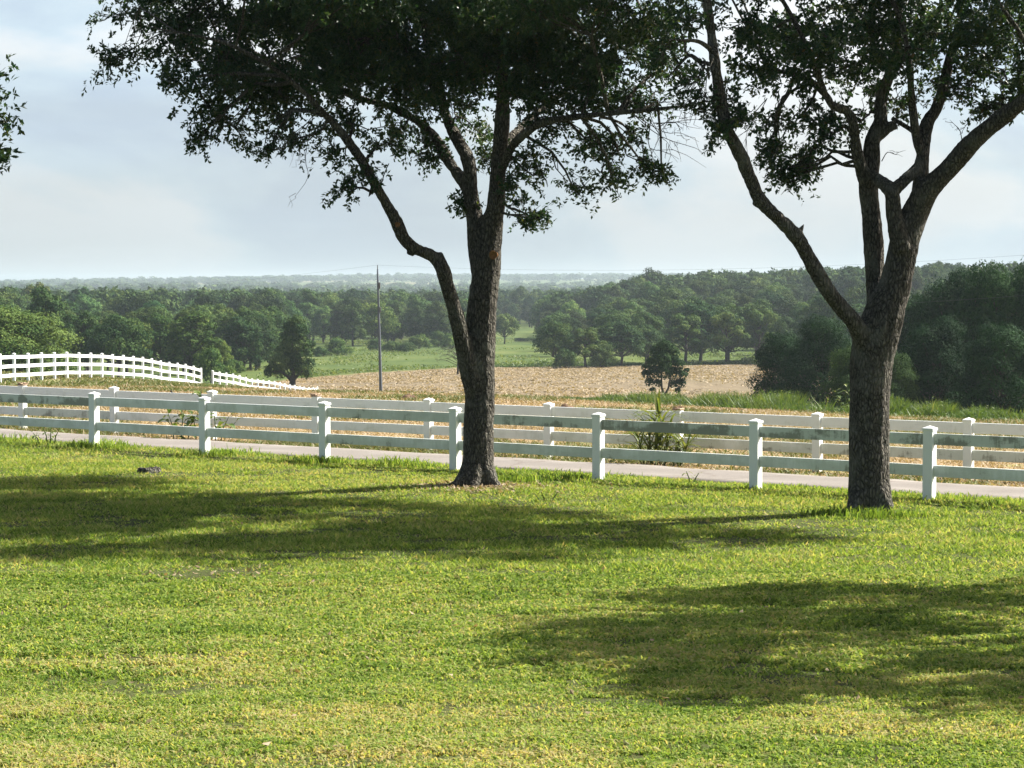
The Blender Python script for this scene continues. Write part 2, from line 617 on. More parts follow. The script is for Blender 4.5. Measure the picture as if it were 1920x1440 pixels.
tyre = n.math('ABSOLUTE', n.math('SINE', n.math('MULTIPLY', n.math('SUBTRACT', ds.outputs['Value'], 25.35 - 0.0), 2.1)))
c = n.mixc(n.math('MULTIPLY', n.math('MULTIPLY', tyre, a), 0.5), c, (0.095, 0.086, 0.078))
finish(n, princ(n, c, 0.9, 0.2, bump(n, b, 0.3, 0.01)).outputs[0])
M['lane'] = m

# ground: zones given by a vertex attribute, their colours by noise in world space
m, n = new_mat('ground')
geo = n.n('ShaderNodeNewGeometry')
pos = geo.outputs['Position']
z = n.n('ShaderNodeAttribute', attribute_name='zone')
zs = n.n('ShaderNodeSeparateColor')
n.l(z.outputs['Color'], zs.inputs[0])
nA = n.noise(pos, 0.35, 5, 0.6)
nB = n.noise(pos, 2.2, 5, 0.65)
nC = n.noise(pos, 14, 4, 0.7)
lawn = n.ramp(n.math('ADD', n.math('MULTIPLY', nB, 0.5), n.math('MULTIPLY', nC, 0.5)),
              [(0.3, (0.040, 0.032, 0.016)), (0.5, (0.045, 0.055, 0.015)), (0.7, (0.065, 0.085, 0.02))])
dry = n.ramp(n.math('ADD', n.math('MULTIPLY', nB, 0.45), n.math('MULTIPLY', nC, 0.55)),
             [(0.3, (0.15, 0.10, 0.05)), (0.5, (0.25, 0.175, 0.095)), (0.7, (0.33, 0.25, 0.15))])
drygreen = n.ramp(n.math('ADD', n.math('MULTIPLY', nA, 0.6), n.math('MULTIPLY', nB, 0.4)), [(0.48, 0.0), (0.6, 0.8)])
dry = n.mixc(drygreen, dry, (0.14, 0.16, 0.045))
# field: windrows of raked straw
fv = n.mapping(pos, scale=(0.15, 0.03, 0.1), rot=(0, 0, R(14)))
wv = n.n('ShaderNodeTexWave', wave_type='BANDS', bands_direction='X', wave_profile='SIN')
wv.inputs['Scale'].default_value = 1.0
wv.inputs['Distortion'].default_value = 9.0
wv.inputs['Detail'].default_value = 3.0
wv.inputs['Detail Scale'].default_value = 1.3
n.l(fv, wv.inputs['Vector'])
fa = n.noise(n.mapping(pos, scale=(0.05, 0.018, 0.05)), 1.0, 4, 0.55)
fb = n.noise(n.mapping(pos, scale=(0.5, 0.3, 1)), 1.0, 8, 0.8)
fld = n.ramp(n.math('ADD', n.math('MULTIPLY', wv.outputs['Fac'], 0.05), n.math('MULTIPLY', fb, 0.95)),
             [(0.28, (0.085, 0.066, 0.040)), (0.5, (0.135, 0.107, 0.067)), (0.72, (0.19, 0.155, 0.10))])
fld = n.mixc(n.math('MULTIPLY', n.ramp(fa, [(0.5, 0.0), (0.66, 1.0)]), 0.45), fld, (0.11, 0.092, 0.045))
pa = n.noise(n.mapping(pos, scale=(0.05, 0.02, 0.05)), 1.0, 7, 0.68)
pas = n.ramp(n.math('ADD', n.math('MULTIPLY', pa, 0.7), n.math('MULTIPLY', fb, 0.3)),
             [(0.36, (0.030, 0.055, 0.012)), (0.5, (0.058, 0.086, 0.019)), (0.64, (0.105, 0.12, 0.034))])
c = n.mixc(zs.outputs[0], lawn, dry)
c = n.mixc(zs.outputs[1], c, fld)
c = n.mixc(zs.outputs[2], c, pas)
finish(n, princ(n, c, 0.95, 0.1, bump(n, n.math('ADD', nC, nB), 0.5, 0.05)).outputs[0])
M['ground'] = m

# ------------------------------------------------------------------ ground sheet
ang = np.unique(np.concatenate([np.arange(-180, 180, 4.0), np.arange(-24, 24, 0.5), np.arange(-15.5, 15.5, 0.07)]))
ang = ang[np.concatenate([[True], np.diff(ang) > 0.02])]
rad = np.concatenate([[0.6], np.geomspace(1.2, 9000, 560)])
A, RR = np.meshgrid(np.radians(ang), rad)
GX = RR * np.sin(A); GY = RR * np.cos(A)
GZ = height(GX, GY)
na, nr = len(ang), len(rad)
ii = np.arange(nr - 1)[:, None] * na + np.arange(na)[None, :]
jj = np.arange(nr - 1)[:, None] * na + (np.arange(na)[None, :] + 1) % na
Q = np.stack([ii, ii + na, jj + na, jj], -1).reshape(-1, 4)[:, ::-1]
V = np.stack([GX.ravel(), GY.ravel(), GZ.ravel()], -1)
V = np.vstack([V, [[0, 0, gz(0, 0)]]])
cap = np.stack([np.arange(na), (np.arange(na) + 1) % na, np.full(na, len(V) - 1)], -1)[:, ::-1]
gx, gy = V[:, 0], V[:, 1]
gs = sdist(gx, gy); gp = pxof(gx, gy)
wob = (fbm(gx / 9, gy / 9, 4, 3) - 0.5)
z_dry = sstep(0.3, 0.8, gs + wob * 0.3)
front = np.where(gp < 430, 148, 162) + wob * 14
z_field = sstep(-6, 6, gy - front - 10) * (1 - sstep(-4, 4, gy - field_far(gp) + wob * 8)) * sstep(330, 420, gp + wob * 200)
z_pas = np.maximum(sstep(-4, 4, gy - field_far(gp) + wob * 8), sstep(-8, 8, gy - front - 4) * (1 - sstep(330, 420, gp + wob * 200)))
z_pas = np.maximum(z_pas, 0.85 * sstep(80, 100, gy) * (1 - sstep(135, 150, gy)) * (1 - sstep(380, 520, gp)) * sstep(0.40, 0.55, fbm(gx / 4, gy / 12, 2, 3) + 0.12))
far_f = sstep(1300, 1700, gy) * sstep(0.5, 0.6, fbm(gx / 260, gy / 420, 6, 3))
z_field = np.maximum(z_field, far_f * 0.55)
z_pas = np.where(far_f > 0.3, z_pas * (1 - far_f * 0.6), z_pas)
behind = gy < 0
z_field[behind] = 0; z_pas[behind] = 0
zone = np.stack([z_dry, z_field, z_pas, np.ones_like(z_dry)], -1)
ground = link('ground', np_mesh('ground', V, [Q, cap], True, {'zone': ('POINT', zone)}), M['ground'])
tag(ground, kind='structure')

# lane between the two fences
ts = np.linspace(-30, 60, 181)
ss = np.array([0.70, 0.72, 1.2, 1.8, 2.4, 3.0, 3.38, 3.40])
T, SS = np.meshgrid(ts, ss, indexing='ij')
SSw = SS + np.where(SS < 1, 0.10, np.where(SS > 3.2, 0.12, 0)) * (vnoise(T * 1.3, SS * 0 + 3, 2) - 0.5) * 2
LX = F1[0] + U1[0] * T + N1[0] * SSw; LY = F1[1] + U1[1] * T + N1[1] * SSw
LZ = np.interp(SS, [0.7, 3.4], [-0.03, -0.13]) + 0.03
LZ[:, 0] -= 0.08; LZ[:, -1] -= 0.08
nt, ns_ = T.shape
i0 = (np.arange(nt - 1)[:, None] * ns_ + np.arange(ns_ - 1)[None, :]).ravel()
Q = np.stack([i0, i0 + ns_, i0 + ns_ + 1, i0 + 1], -1)
tag(link('lane', np_mesh('lane', np.stack([LX.ravel(), LY.ravel(), LZ.ravel()], -1), Q, True), M['lane']), kind='structure')


# ------------------------------------------------------------------ grass
def blades(X, Y, h, wd, lean, tint, tri=False, zoff=-0.005):
    """one mesh of grass blades"""
    N = len(X)
    Z = height(X, Y) + zoff
    th = rng.uniform(0, 2 * np.pi, N)
    ph = rng.uniform(0, 2 * np.pi, N)
    side = np.stack([np.cos(th), np.sin(th), np.zeros(N)], -1) * (wd / 2)[:, None]
    ld = np.stack([np.cos(ph), np.sin(ph), np.zeros(N)], -1) * (lean * h)[:, None]
    P = np.stack([X, Y, Z], -1)
    up = np.zeros((N, 3)); up[:, 2] = h
    b0 = P - side; b1 = P + side
    tip = P + up * (1 - 0.35 * lean)[:, None] + ld
    if tri:
        V = np.stack([b0, b1, tip], 1).reshape(-1, 3)
        i = np.arange(N)[:, None] * 3
        return V, [np.concatenate([i, i + 1, i + 2], 1)], tint.astype(np.float32)
    mid = P + up * 0.62 + ld * 0.38
    m0 = mid - side * 0.85; m1 = mid + side * 0.85
    V = np.stack([b0, b1, m1, m0, tip], 1).reshape(-1, 3)
    i = np.arange(N)[:, None] * 5
    return V, [np.concatenate([i, i + 1, i + 2, i + 3], 1), np.concatenate([i + 3, i + 2, i + 4], 1)], np.concatenate([tint, tint]).astype(np.float32)


def merge(parts):
    Vs = []; Fs = {}; T = {}
    n0 = 0
    for V, F, t in parts:
        pos_ = 0
        for f in F:
            Fs.setdefault(f.shape[1], []).append(f + n0)
            T.setdefault(f.shape[1], []).append(t[pos_:pos_ + len(f)])
            pos_ += len(f)
        Vs.append(V); n0 += len(V)
    F = [np.concatenate(Fs[k]) for k in Fs]
    t = np.concatenate([np.concatenate(T[k]) for k in Fs])
    return np.concatenate(Vs), F, t


def stuff(name, parts, mat):
    V, F, t = merge(parts)
    o = link(name, np_mesh(name, V, F, False, {'tint': ('FACE', t)}), mat)
    return tag(o, kind='stuff')


TREE1 = (ray_at(892, 912, 29.6).x, 29.6)
TREE2 = (ray_at(1633, 965, 26.0).x, 26.0)
BARE = [(-2.85, 19.9, 0.42, 0.6, 1.0), (-2.35, 20.2, 0.2, 0.5, .9), (TREE1[0], TREE1[1] - 0.15, 0.55, 0.45, 1.0), (TREE2[0], TREE2[1], 0.35, 0.3, 1.0),
        (TREE1[0] - 0.6, TREE1[1] - 0.1, 0.5, 0.2, 0.7), (-2.3, 11.6, 0.35, 0.12, 0.7), (1.9, 11.0, 0.3, 0.25, 0.55), (0.75, 12.5, 0.4, 0.2, 0.4)]


def gpx(px, py):
    Y = 15.0
    for _ in range(40):
        X = (px - 960) / FPX * Y
        d_ = EYE - gz(X, Y)
        Y = d_ * FPX / (py - 530.0)
    return (px - 960) / FPX * Y, Y


LINES = [(15, 1258, 130, 1272, .8), (130, 1272, 330, 1305, .45), (330, 1303, 480, 1332, 1.0), (480, 1332, 700, 1350, .4), (700, 1330, 860, 1345, .7), (150, 1130, 420, 1140, .35), (400, 1235, 530, 1238, .7),
         (0, 1060, 260, 1062, .5), (1180, 1185, 1330, 1205, .6), (1230, 1240, 1420, 1275, .5), (700, 1180, 1000, 1196, .3), (60, 1400, 420, 1425, .35), (1000, 1330, 1260, 1352, .4), (1450, 1340, 1700, 1372, .35), (520, 1130, 780, 1136, .3)]
LINES = [(gpx(a, b_), gpx(c_, d_), e_) for a, b_, c_, d_, e_ in LINES]


def lawn_band(y0, y1, dens, h, wd, tri, margin=2.2):
    w1 = 0.235 * y1 + margin
    N = int(dens * (y1 - y0) * 2 * w1)
    X = rng.uniform(-w1, w1, N); Y = rng.uniform(y0, y1, N)
    keep = np.abs(X) < 0.235 * Y + margin
    keep &= sdist(X, Y) < 0.55 + 0.25 * rng.random(N)
    # mower tracks and thin places
    tr = 0.55 * fbm(X * 0.7 + Y * 0.2, Y * 2.2 - X * 0.35, 1, 3) + 0.45 * fbm(X * 2.6, Y * 3.4, 4, 3)
    pt = fbm(X * 1.1, Y * 2.0, 3, 5)
    fine_ = vnoise(X * 9, Y * 9, 5)
    gap = sstep(0.12, 0.34, vnoise(X * 8.5, Y * 5.5, 7))
    p = (0.25 + 0.75 * gap) * (0.30 + 0.95 * sstep(0.34, 0.52, tr) * (0.35 + 0.65 * sstep(0.25, 0.5, fine_)))
    low = np.ones(N)
    for bx, by, rx, ry, a in BARE:
        g_ = np.exp(-((X - bx) / rx) ** 2 - ((Y - by) / ry) ** 2)
        p = p * (1 - a * g_); low = np.minimum(low, 1 - .6 * a * g_)
    for (ax, ay), (bx2, by2), am in LINES:
        dx, dy = bx2 - ax, by2 - ay
        L2 = dx * dx + dy * dy
        u_ = np.clip(((X - ax) * dx + (Y - ay) * dy) / L2, 0, 1)
        dd = np.hypot(X - ax - u_ * dx, Y - ay - u_ * dy) + 0.10 * (vnoise(X * 2.2, Y * 2.2, 6) - 0.5)
        p = p * (1 - am * 0.85 * np.exp(-(dd / 0.10) ** 2) * sstep(.3, .5, vnoise(X * 3.1 + 9, Y * 3.1, 2)))
    keep &= rng.random(N) < p
    X, Y, tr, pt, fine_, low = X[keep], Y[keep], tr[keep], pt[keep], fine_[keep], low[keep] * (.7 + .3 * gap[keep])
    N = len(X)
    hh = h * (0.55 + 0.75 * rng.random(N)) * (0.60 + 0.55 * sstep(0.3, 0.65, tr) + 0.35 * fine_) * low
    near_dry = 0.23 * (1 - sstep(10, 20, Y)) * sstep(0.46, 0.64, fbm(X * 1.3 + 5, Y * 2.4, 6, 5) + 0.05)
    tint = 0.40 + 0.6 * (pt - 0.45) + 0.24 * rng.standard_normal(N) + near_dry + 0.06 * sstep(24, 30, Y)
    tint = np.clip(tint, 0.02, 0.9)
    ww = wd * (0.7 + 0.6 * rng.random(N))
    return blades(X, Y, hh, ww, rng.uniform(0.4, 1.9, N), tint, tri)


parts = [lawn_band(9.2, 13.5, 8500, 0.038, 0.0105, False), lawn_band(13.5, 20, 4600, 0.044, 0.0145, False),
         lawn_band(20, 34, 2300, 0.050, 0.021, True), lawn_band(34, 42, 900, 0.07, 0.02, True)]
stuff('lawn_grass', parts, M['lawn_blades'])

# long grass left by the mower along the fence and round the tree feet
N = 15000
t = rng.uniform(-8, 24, N); s = rng.normal(0.25, 0.28, N)
s = np.clip(s, -0.5, 0.85)
X = F1[0] + U1[0] * t + N1[0] * s; Y = F1[1] + U1[1] * t + N1[1] * s
pn = fbm(t * 0.8, s, 2, 3)
k = rng.random(N) < 0.25 + 1.3 * sstep(0.35, 0.65, pn)
X, Y, pn, t = X[k], Y[k], pn[k], t[k]
hh = (0.05 + 0.12 * rng.random(len(X)) ** 1.5) * (0.55 + 0.9 * sstep(0.35, 0.7, pn)) * np.interp(t, [0, 7, 10, 22], [1.0, 0.9, 0.5, 0.42])
p1 = blades(X, Y, hh, 0.011 + 0.007 * rng.random(len(X)), rng.uniform(0.2, 1.1, len(X)), np.clip(0.36 + 0.16 * rng.standard_normal(len(X)), 0.02, 0.8))
tuft = []
for bx, by, r_, cnt, hmax in [(TREE2[0] - 0.15, TREE2[1] - 0.35, 0.22, 420, 0.22), (TREE2[0] + 0.2, TREE2[1] - 0.3, 0.2, 300, 0.18), (TREE2[0] - 0.5, TREE2[1] - 0.2, 0.2, 260, 0.12),
                              (F1[0] + U1[0] * 4.88 - 0.12, F1[1] + U1[1] * 4.88 - 0.2, 0.2, 500, 0.20), (F1[0] + U1[0] * 2.44 + 0.2, F1[1] + U1[1] * 2.44 - 0.1, 0.2, 320, 0.2),
                              (F1[0] - 0.1, F1[1] - 0.1, 0.2, 320, 0.2), (F1[0] + U1[0] * 9.76 - 0.4, F1[1] + U1[1] * 9.76, 0.22, 300, 0.17), (TREE1[0] + 0.45, TREE1[1] + 0.6, 0.35, 420, 0.2),
                              (-9.0, 38.2, 0.3, 350, 0.22)]:
    hmax = hmax * .8; X = bx + rng.normal(0, r_, cnt); Y = by + rng.normal(0, r_ * 0.7, cnt)
    tuft.append(blades(X, Y, hmax * (0.4 + 0.6 * rng.random(cnt)), 0.012 + 0.006 * rng.random(cnt), rng.uniform(0.2, 0.9, cnt), np.clip(0.3 + 0.15 * rng.standard_normal(cnt), 0.02, 0.7)))
stuff('tall_grass', [p1] + tuft, M['lawn_blades'])

# dry cut grass beyond the lane, with green regrowth
def dry_band(y0, y1, dens, h, wd):
    w1 = 0.25 * y1 + 4
    N = int(dens * (y1 - y0) * 2 * w1)
    X = rng.uniform(-w1, w1, N); Y = rng.uniform(y0, y1, N)
    sd = sdist(X, Y)
    k = (np.abs(X) < 0.25 * Y + 4) & (sd > 3.3 + 0.3 * rng.random(N)) & (Y < 175)
    g = fbm(X / 3.0, Y / 5.0, 2, 4)
    k &= rng.random(N) < 0.35 + 1.0 * sstep(0.4, 0.6, fbm(X / 1.2, Y / 2.2, 5, 3))
    X, Y, g, sd = X[k], Y[k], g[k], sd[k]
    N = len(X)
    green = sstep(0.5, 0.62, g + 0.10 * (1 - sstep(4, 6, sd)) + 0.34 * sstep(88, 100, Y) * (1 - sstep(380, 520, pxof(X, Y))))
    tint = np.clip(np.where(rng.random(N) < green * 0.85, 0.12 + 0.15 * rng.random(N), 0.5 + 0.5 * rng.random(N)), 0, 1)
    return blades(X, Y, h * (0.4 + 0.9 * rng.random(N)) * (1 + 0.8 * green), wd * (0.7 + 0.6 * rng.random(N)), rng.uniform(0.5, 1.8, N), tint, True)


stuff('dry_grass', [dry_band(28, 50, 480, 0.075, 0.026), dry_band(50, 80, 190, 0.085, 0.05), dry_band(80, 175, 50, 0.10, 0.09)], M['dry_blades'])


def leaf_cards(C, Nrm, size, aspect=0.55, jit=0.7):
    """small folded leaf-clump faces about points C facing roughly along Nrm; returns V,F,n"""
    N = len(C)
    nn = unit(Nrm + jit * rng.standard_normal((N, 3)))
    a = unit(np.cross(nn, rng.standard_normal((N, 3))))
    b = np.cross(nn, a)
    L = size[:, None] * 0.5
    fold = nn * (size * 0.12)[:, None]
    p0 = C - a * L; p1 = C + b * L * aspect - a * L * 0.1 - fold; p2 = C + a * L; p3 = C - b * L * aspect + a * L * 0.1 - fold
    V = np.stack([p0, p1, p2, p3], 1).reshape(-1, 3)
    i = np.arange(N)[:, None] * 4
    return V, np.concatenate([np.concatenate([i, i + 1, i + 2], 1), np.concatenate([i, i + 2, i + 3], 1)], 0)


# rank green weeds along the brow of the slope
def weed_strip():
    line = np.array([(1085, 150, 0.12), (1150, 142, .45), (1220, 134, .55), (1330, 124, .75), (1450, 113, .85), (1600, 101, .85), (1720, 94, .7), (1830, 88, .45), (1960, 80, .4)])
    N = 60000
    u = rng.uniform(0, len(line) - 1, N)
    px = np.interp(u, range(len(line)), line[:, 0]); Yc = np.interp(u, range(len(line)), line[:, 1]); hm = np.interp(u, range(len(line)), line[:, 2])
    hm = hm * 1.3
    Y = Yc + rng.normal(0, 3.2, N)
    X = (px - 960) / FPX * Yc + rng.normal(0, .5, N)
    g = fbm(X / 1.5, Y / 3.0, 1, 3)
    hh = hm * (0.35 + 0.9 * sstep(0.3, 0.7, g)) * (0.5 + 0.6 * rng.random(N)) * np.exp(-((Y - Yc) / 6.0) ** 2)
    V1, F1_, t1 = blades(X, Y, hh + 0.05, 0.05 + 0.05 * rng.random(N), rng.uniform(0.2, 0.9, N), np.clip(0.25 + 0.8 * (g - 0.45) + 0.18 * rng.standard_normal(N), 0, 1), True)
    N2 = 26000
    sel = rng.integers(0, N, N2)
    C = np.stack([X[sel], Y[sel], height(X[sel], Y[sel]) + hh[sel] * rng.random(N2) * 0.9], -1)
    V2, F2_ = leaf_cards(C, np.array([[0, 0, 1.0]]), rng.uniform(0.07, 0.17, N2), 0.6, 0.9)
    tt = np.clip(0.25 + 0.8 * (g[sel] - 0.45) + 0.2 * rng.standard_normal(N2), 0, 1)
    return [(V1, F1_, t1), (V2, [F2_], np.concatenate([tt, tt]))]


stuff('weeds', weed_strip(), M['weeds'])


# ------------------------------------------------------------------ fences
def post_mesh(w_, h_, bury=0.15):
    b = MB()
    b.box(-w_ / 2, w_ / 2, -w_ / 2, w_ / 2, -bury, h_, None, 0.006)
    return b.mesh('post')


def cap_mesh(w_, z0):
    b = MB()
    a = w_ / 2 + 0.009
    b.box(-a, a, -a, a, z0 - 0.012, z0 + 0.02, None, 0.004)
    c = a - 0.006
    b.add([(-c, -c, z0 + 0.0195), (c, -c, z0 + 0.0195), (c, c, z0 + 0.0195), (-c, c, z0 + 0.0195), (0, 0, z0 + 0.048)],
          [(0, 1, 4), (1, 2, 4), (2, 3, 4), (3, 0, 4)])
    return b.mesh('cap')


def broken_cap_mesh(w_, z0, seed):
    r = random.Random(seed)
    b = MB()
    a = w_ / 2 + 0.012
    b.box(-a, a, -a, a, z0 - 0.004, z0 + 0.03, None, 0.008)
    for k in range(7):
        an = r.uniform(0, 6.28)
        c0 = Vector((math.cos(an) * 0.06, math.sin(an) * 0.06, z0 + 0.034 + r.uniform(0, .012)))
        d = Vector((r.uniform(-1, 1), r.uniform(-1, 1), r.uniform(-.1, .25))).normalized() * 0.07
        b.tube([c0 - d, c0, c0 + d], [0.006, 0.012, 0.005], 6)
    return b.mesh('cap')


def rail_mesh(L, t, hgt, nseg=1):
    b = MB()
    b.box(-L / 2, L / 2, -t / 2, t / 2, -hgt / 2, hgt / 2, None, 0.004)
    return b.mesh('rail')


def fence(name, pts, w_, ph, rails, rt, rh, label, moulds=None, tan=(), lift=0.0, group=None):
    """pts: ground points of the posts; rails: heights of rail centres above the ground"""
    rt_ = root(name, pts[0], label, 'fence', group)
    o0 = Vector(pts[0])
    pm = post_mesh(w_, ph); cm = cap_mesh(w_, ph)
    for i, p in enumerate(pts):
        q = pts[min(i + 1, len(pts) - 1)]; r_ = pts[max(i - 1, 0)]
        yaw = math.atan2(q[1] - r_[1], q[0] - r_[0])
        po = link('post', pm, M['vinyl'], rt_)
        po.location = Vector(p) - o0
        po.rotation_euler = (random.gauss(0, .006), random.gauss(0, .006), yaw)
        po.color = (0.05 + 0.1 * random.random(), 0, 0, 1)
        if i in tan:
            ca = link('cap', broken_cap_mesh(w_, ph, i), M['tan_cap'], po)
            ca['label'] = 'weathered tan cap littered with bark'
        else:
            ca = link('cap', cm, M['vinyl'], po)
            ca.color = (0.0, 0, 0, 1)
    for i in range(len(pts) - 1):
        a = Vector(pts[i]); b_ = Vector(pts[i + 1])
        d = b_ - a
        L = d.length - w_ + 0.004
        me = rail_mesh(L, rt, rh)
        for j, hz in enumerate(rails):
            ro = link('rail', me, M['vinyl'], rt_)
            ro.location = (a + b_) / 2 - o0 + Vector((0, 0, hz + random.gauss(0, .003)))
            ro.rotation_euler = (0, -math.asin(d.z / d.length), math.atan2(d.y, d.x))
            ro.color = ((moulds(i, j) if moulds else 0.15), 0, 0, 1)
    return rt_


# near fence: posts every 2.44 m, i = 0 is the first post wholly inside the picture
mould1 = {(0, 0): .8, (1, 0): .85, (2, 0): .35, (3, 0): .4, (4, 0): .65, (5, 0): .78, (6, 0): 1.0, (7, 0): .82, (8, 0): .72, (9, 0): .6}
pts = []
for i in range(-2, 9):
    x = F1[0] + 1.964 * i; y = F1[1] - 1.445 * i
    pts.append((x, y, gz(x, y) - 0.01))
fence('rail_fence', pts, 0.127, 0.87, (0.755, 0.365), 0.04, 0.14,
      'white two-rail fence nearest the lawn, with green mould on its rails',
      lambda i, j: mould1.get((i, j), 0.5 if j else 0.5) * (1.0 if j == 0 else 1))
pts = []
for i in range(-2, 11):
    x = F2[0] + 2.016 * i; y = F2[1] - 1.373 * i
    pts.append((x, y, gz(x, y) - 0.01))
fence('rail_fence', pts, 0.127, 0.87, (0.765, 0.365), 0.04, 0.155,
      'cleaner white two-rail fence along the far side of the lane',
      lambda i, j: (0.02 + 0.1 * random.random()) if j == 0 else {2: .75, 7: .5, 8: .55, 9: .6, 10: .6}.get(i, .25), tan=(2, 5, 8))


def fence_line(P0, P1, n):
    out = []
    for k in range(n + 1):
        x = P0[0] + (P1[0] - P0[0]) * k / n; y = P0[1] + (P1[1] - P0[1]) * k / n
        out.append((x, y, gz(x, y)))
    return out


rl = (1.22, 0.77, 0.32)
fA = fence_line((-25.1, 105.4), (-24.5, 112), 3)[:-1] + fence_line((-24.5, 112), (-22.3, 134), 10)[:-1] + fence_line((-22.3, 134), (-20.9, 153), 8)
fence('paddock_fence', fA, 0.127, 1.37, rl, 0.04, 0.17, 'white three-rail paddock fence over the grassy brow, ending at the gate gap', lambda i, j: 0.0)
fB = fence_line((-21.05, 160), (-17.7, 207), 19)
fence('paddock_fence', fB, 0.127, 1.37, rl, 0.04, 0.17, 'white three-rail paddock fence running downhill from the gate gap towards the lone oak', lambda i, j: 0.0)


# ------------------------------------------------------------------ the oaks on the lawn
def tube_set(paths, Y0, thin, nres=4, nside=12):
    b = MB()
    lim = []
    for path in paths:
        q = crom(path, nres)
        P = [ray_at(px, py, Y0 + dy) for px, py, dy, r in q]
        Rr = [max(r, 1.0) * (Y0 + dy) / FPX for px, py, dy, r in q]
        k_ = next((i for i in range(len(q)) if q[i][3] < 4.6), len(q))
        k_ = max(k_, 2)
        b.tube(P[:k_], Rr[:k_], nside)
        if k_ < len(q):
            thin.tube(P[k_ - 2:] + [P[-1] + (P[-1] - P[-3]) * 1.2], Rr[k_ - 2:] + [0.003], 8)
        lim.append((np.array([list(p) for p in P]), np.array(Rr)))
    return b, lim


def bark_skin(b, voxel, seed):
    """join overlapping limbs to one skin and roughen it"""
    me = b.mesh('tmp')
    o = bpy.data.objects.new('tmp', me)
    COL.objects.link(o)
    rm = o.modifiers.new('rm', 'REMESH'); rm.mode = 'VOXEL'; rm.voxel_size = voxel
    sm = o.modifiers.new('sm', 'SMOOTH'); sm.factor = 0.5; sm.iterations = 3
    dg = bpy.context.evaluated_depsgraph_get()
    out = bpy.data.meshes.new_from_object(o.evaluated_get(dg))
    bpy.data.objects.remove(o)
    bpy.data.meshes.remove(me)
    n_ = len(out.vertices)
    co = np.empty(n_ * 3, np.float32); out.vertices.foreach_get('co', co); co = co.reshape(-1, 3)
    no = np.empty(n_ * 3, np.float32); out.vertices.foreach_get('normal', no); no = no.reshape(-1, 3)
    d = np.empty(n_)
    for i in range(n_):
        x, y, zq = co[i]
        p = Vector((x * 16 + seed, y * 16, zq * 5))
        f = mnoise.noise(p)
        g = mnoise.noise(Vector((x * 3.1, y * 3.1 + seed, zq * 2.0)))
        d[i] = 0.012 * (0.35 - abs(f) * 1.5) + 0.018 * g
    V = co + no * d[:, None]
    F = np.empty(len(out.loops), np.int32); out.loops.foreach_get('vertex_index', F)
    bpy.data.meshes.remove(out)
    return V, F.reshape(-1, 4)


def sprig_leaves(C, out, L, size, nleaf):
    """leaves set along short twigs that start at C and point along out"""
    N = len(C)
    ax = unit(out)
    t = (np.arange(nleaf) + 0.6) / nleaf
    bend = np.zeros((N, 1, 3)); bend[:, :, 2] = -0.25
    pos_ = C[:, None, :] + ax[:, None, :] * (L[:, None] * t[None, :])[:, :, None] + bend * (L[:, None] * t[None, :] ** 2)[:, :, None]
    d = unit(ax[:, None, :] * 0.55 + 0.85 * unit(rng.standard_normal((N, nleaf, 3))))
    nrm = unit(rng.standard_normal((N, nleaf, 3)) * 0.8 + np.array([0, 0, 0.7]))
    sd = unit(np.cross(d, nrm))
    nrm = np.cross(sd, d)
    ls = size * rng.uniform(0.6, 1.25, (N, nleaf))[:, :, None]
    p0 = pos_
    p2 = pos_ + d * ls
    m_ = pos_ + d * ls * 0.5
    p1 = m_ + sd * ls * 0.24 + nrm * ls * 0.07
    p3 = m_ - sd * ls * 0.24 + nrm * ls * 0.07
    V = np.stack([p0, p1, p2, p3], 2).reshape(-1, 3)
    i = np.arange(N * nleaf)[:, None] * 4
    F = np.concatenate([np.concatenate([i, i + 1, i + 2], 1), np.concatenate([i, i + 2, i + 3], 1)], 0)
    return V, F


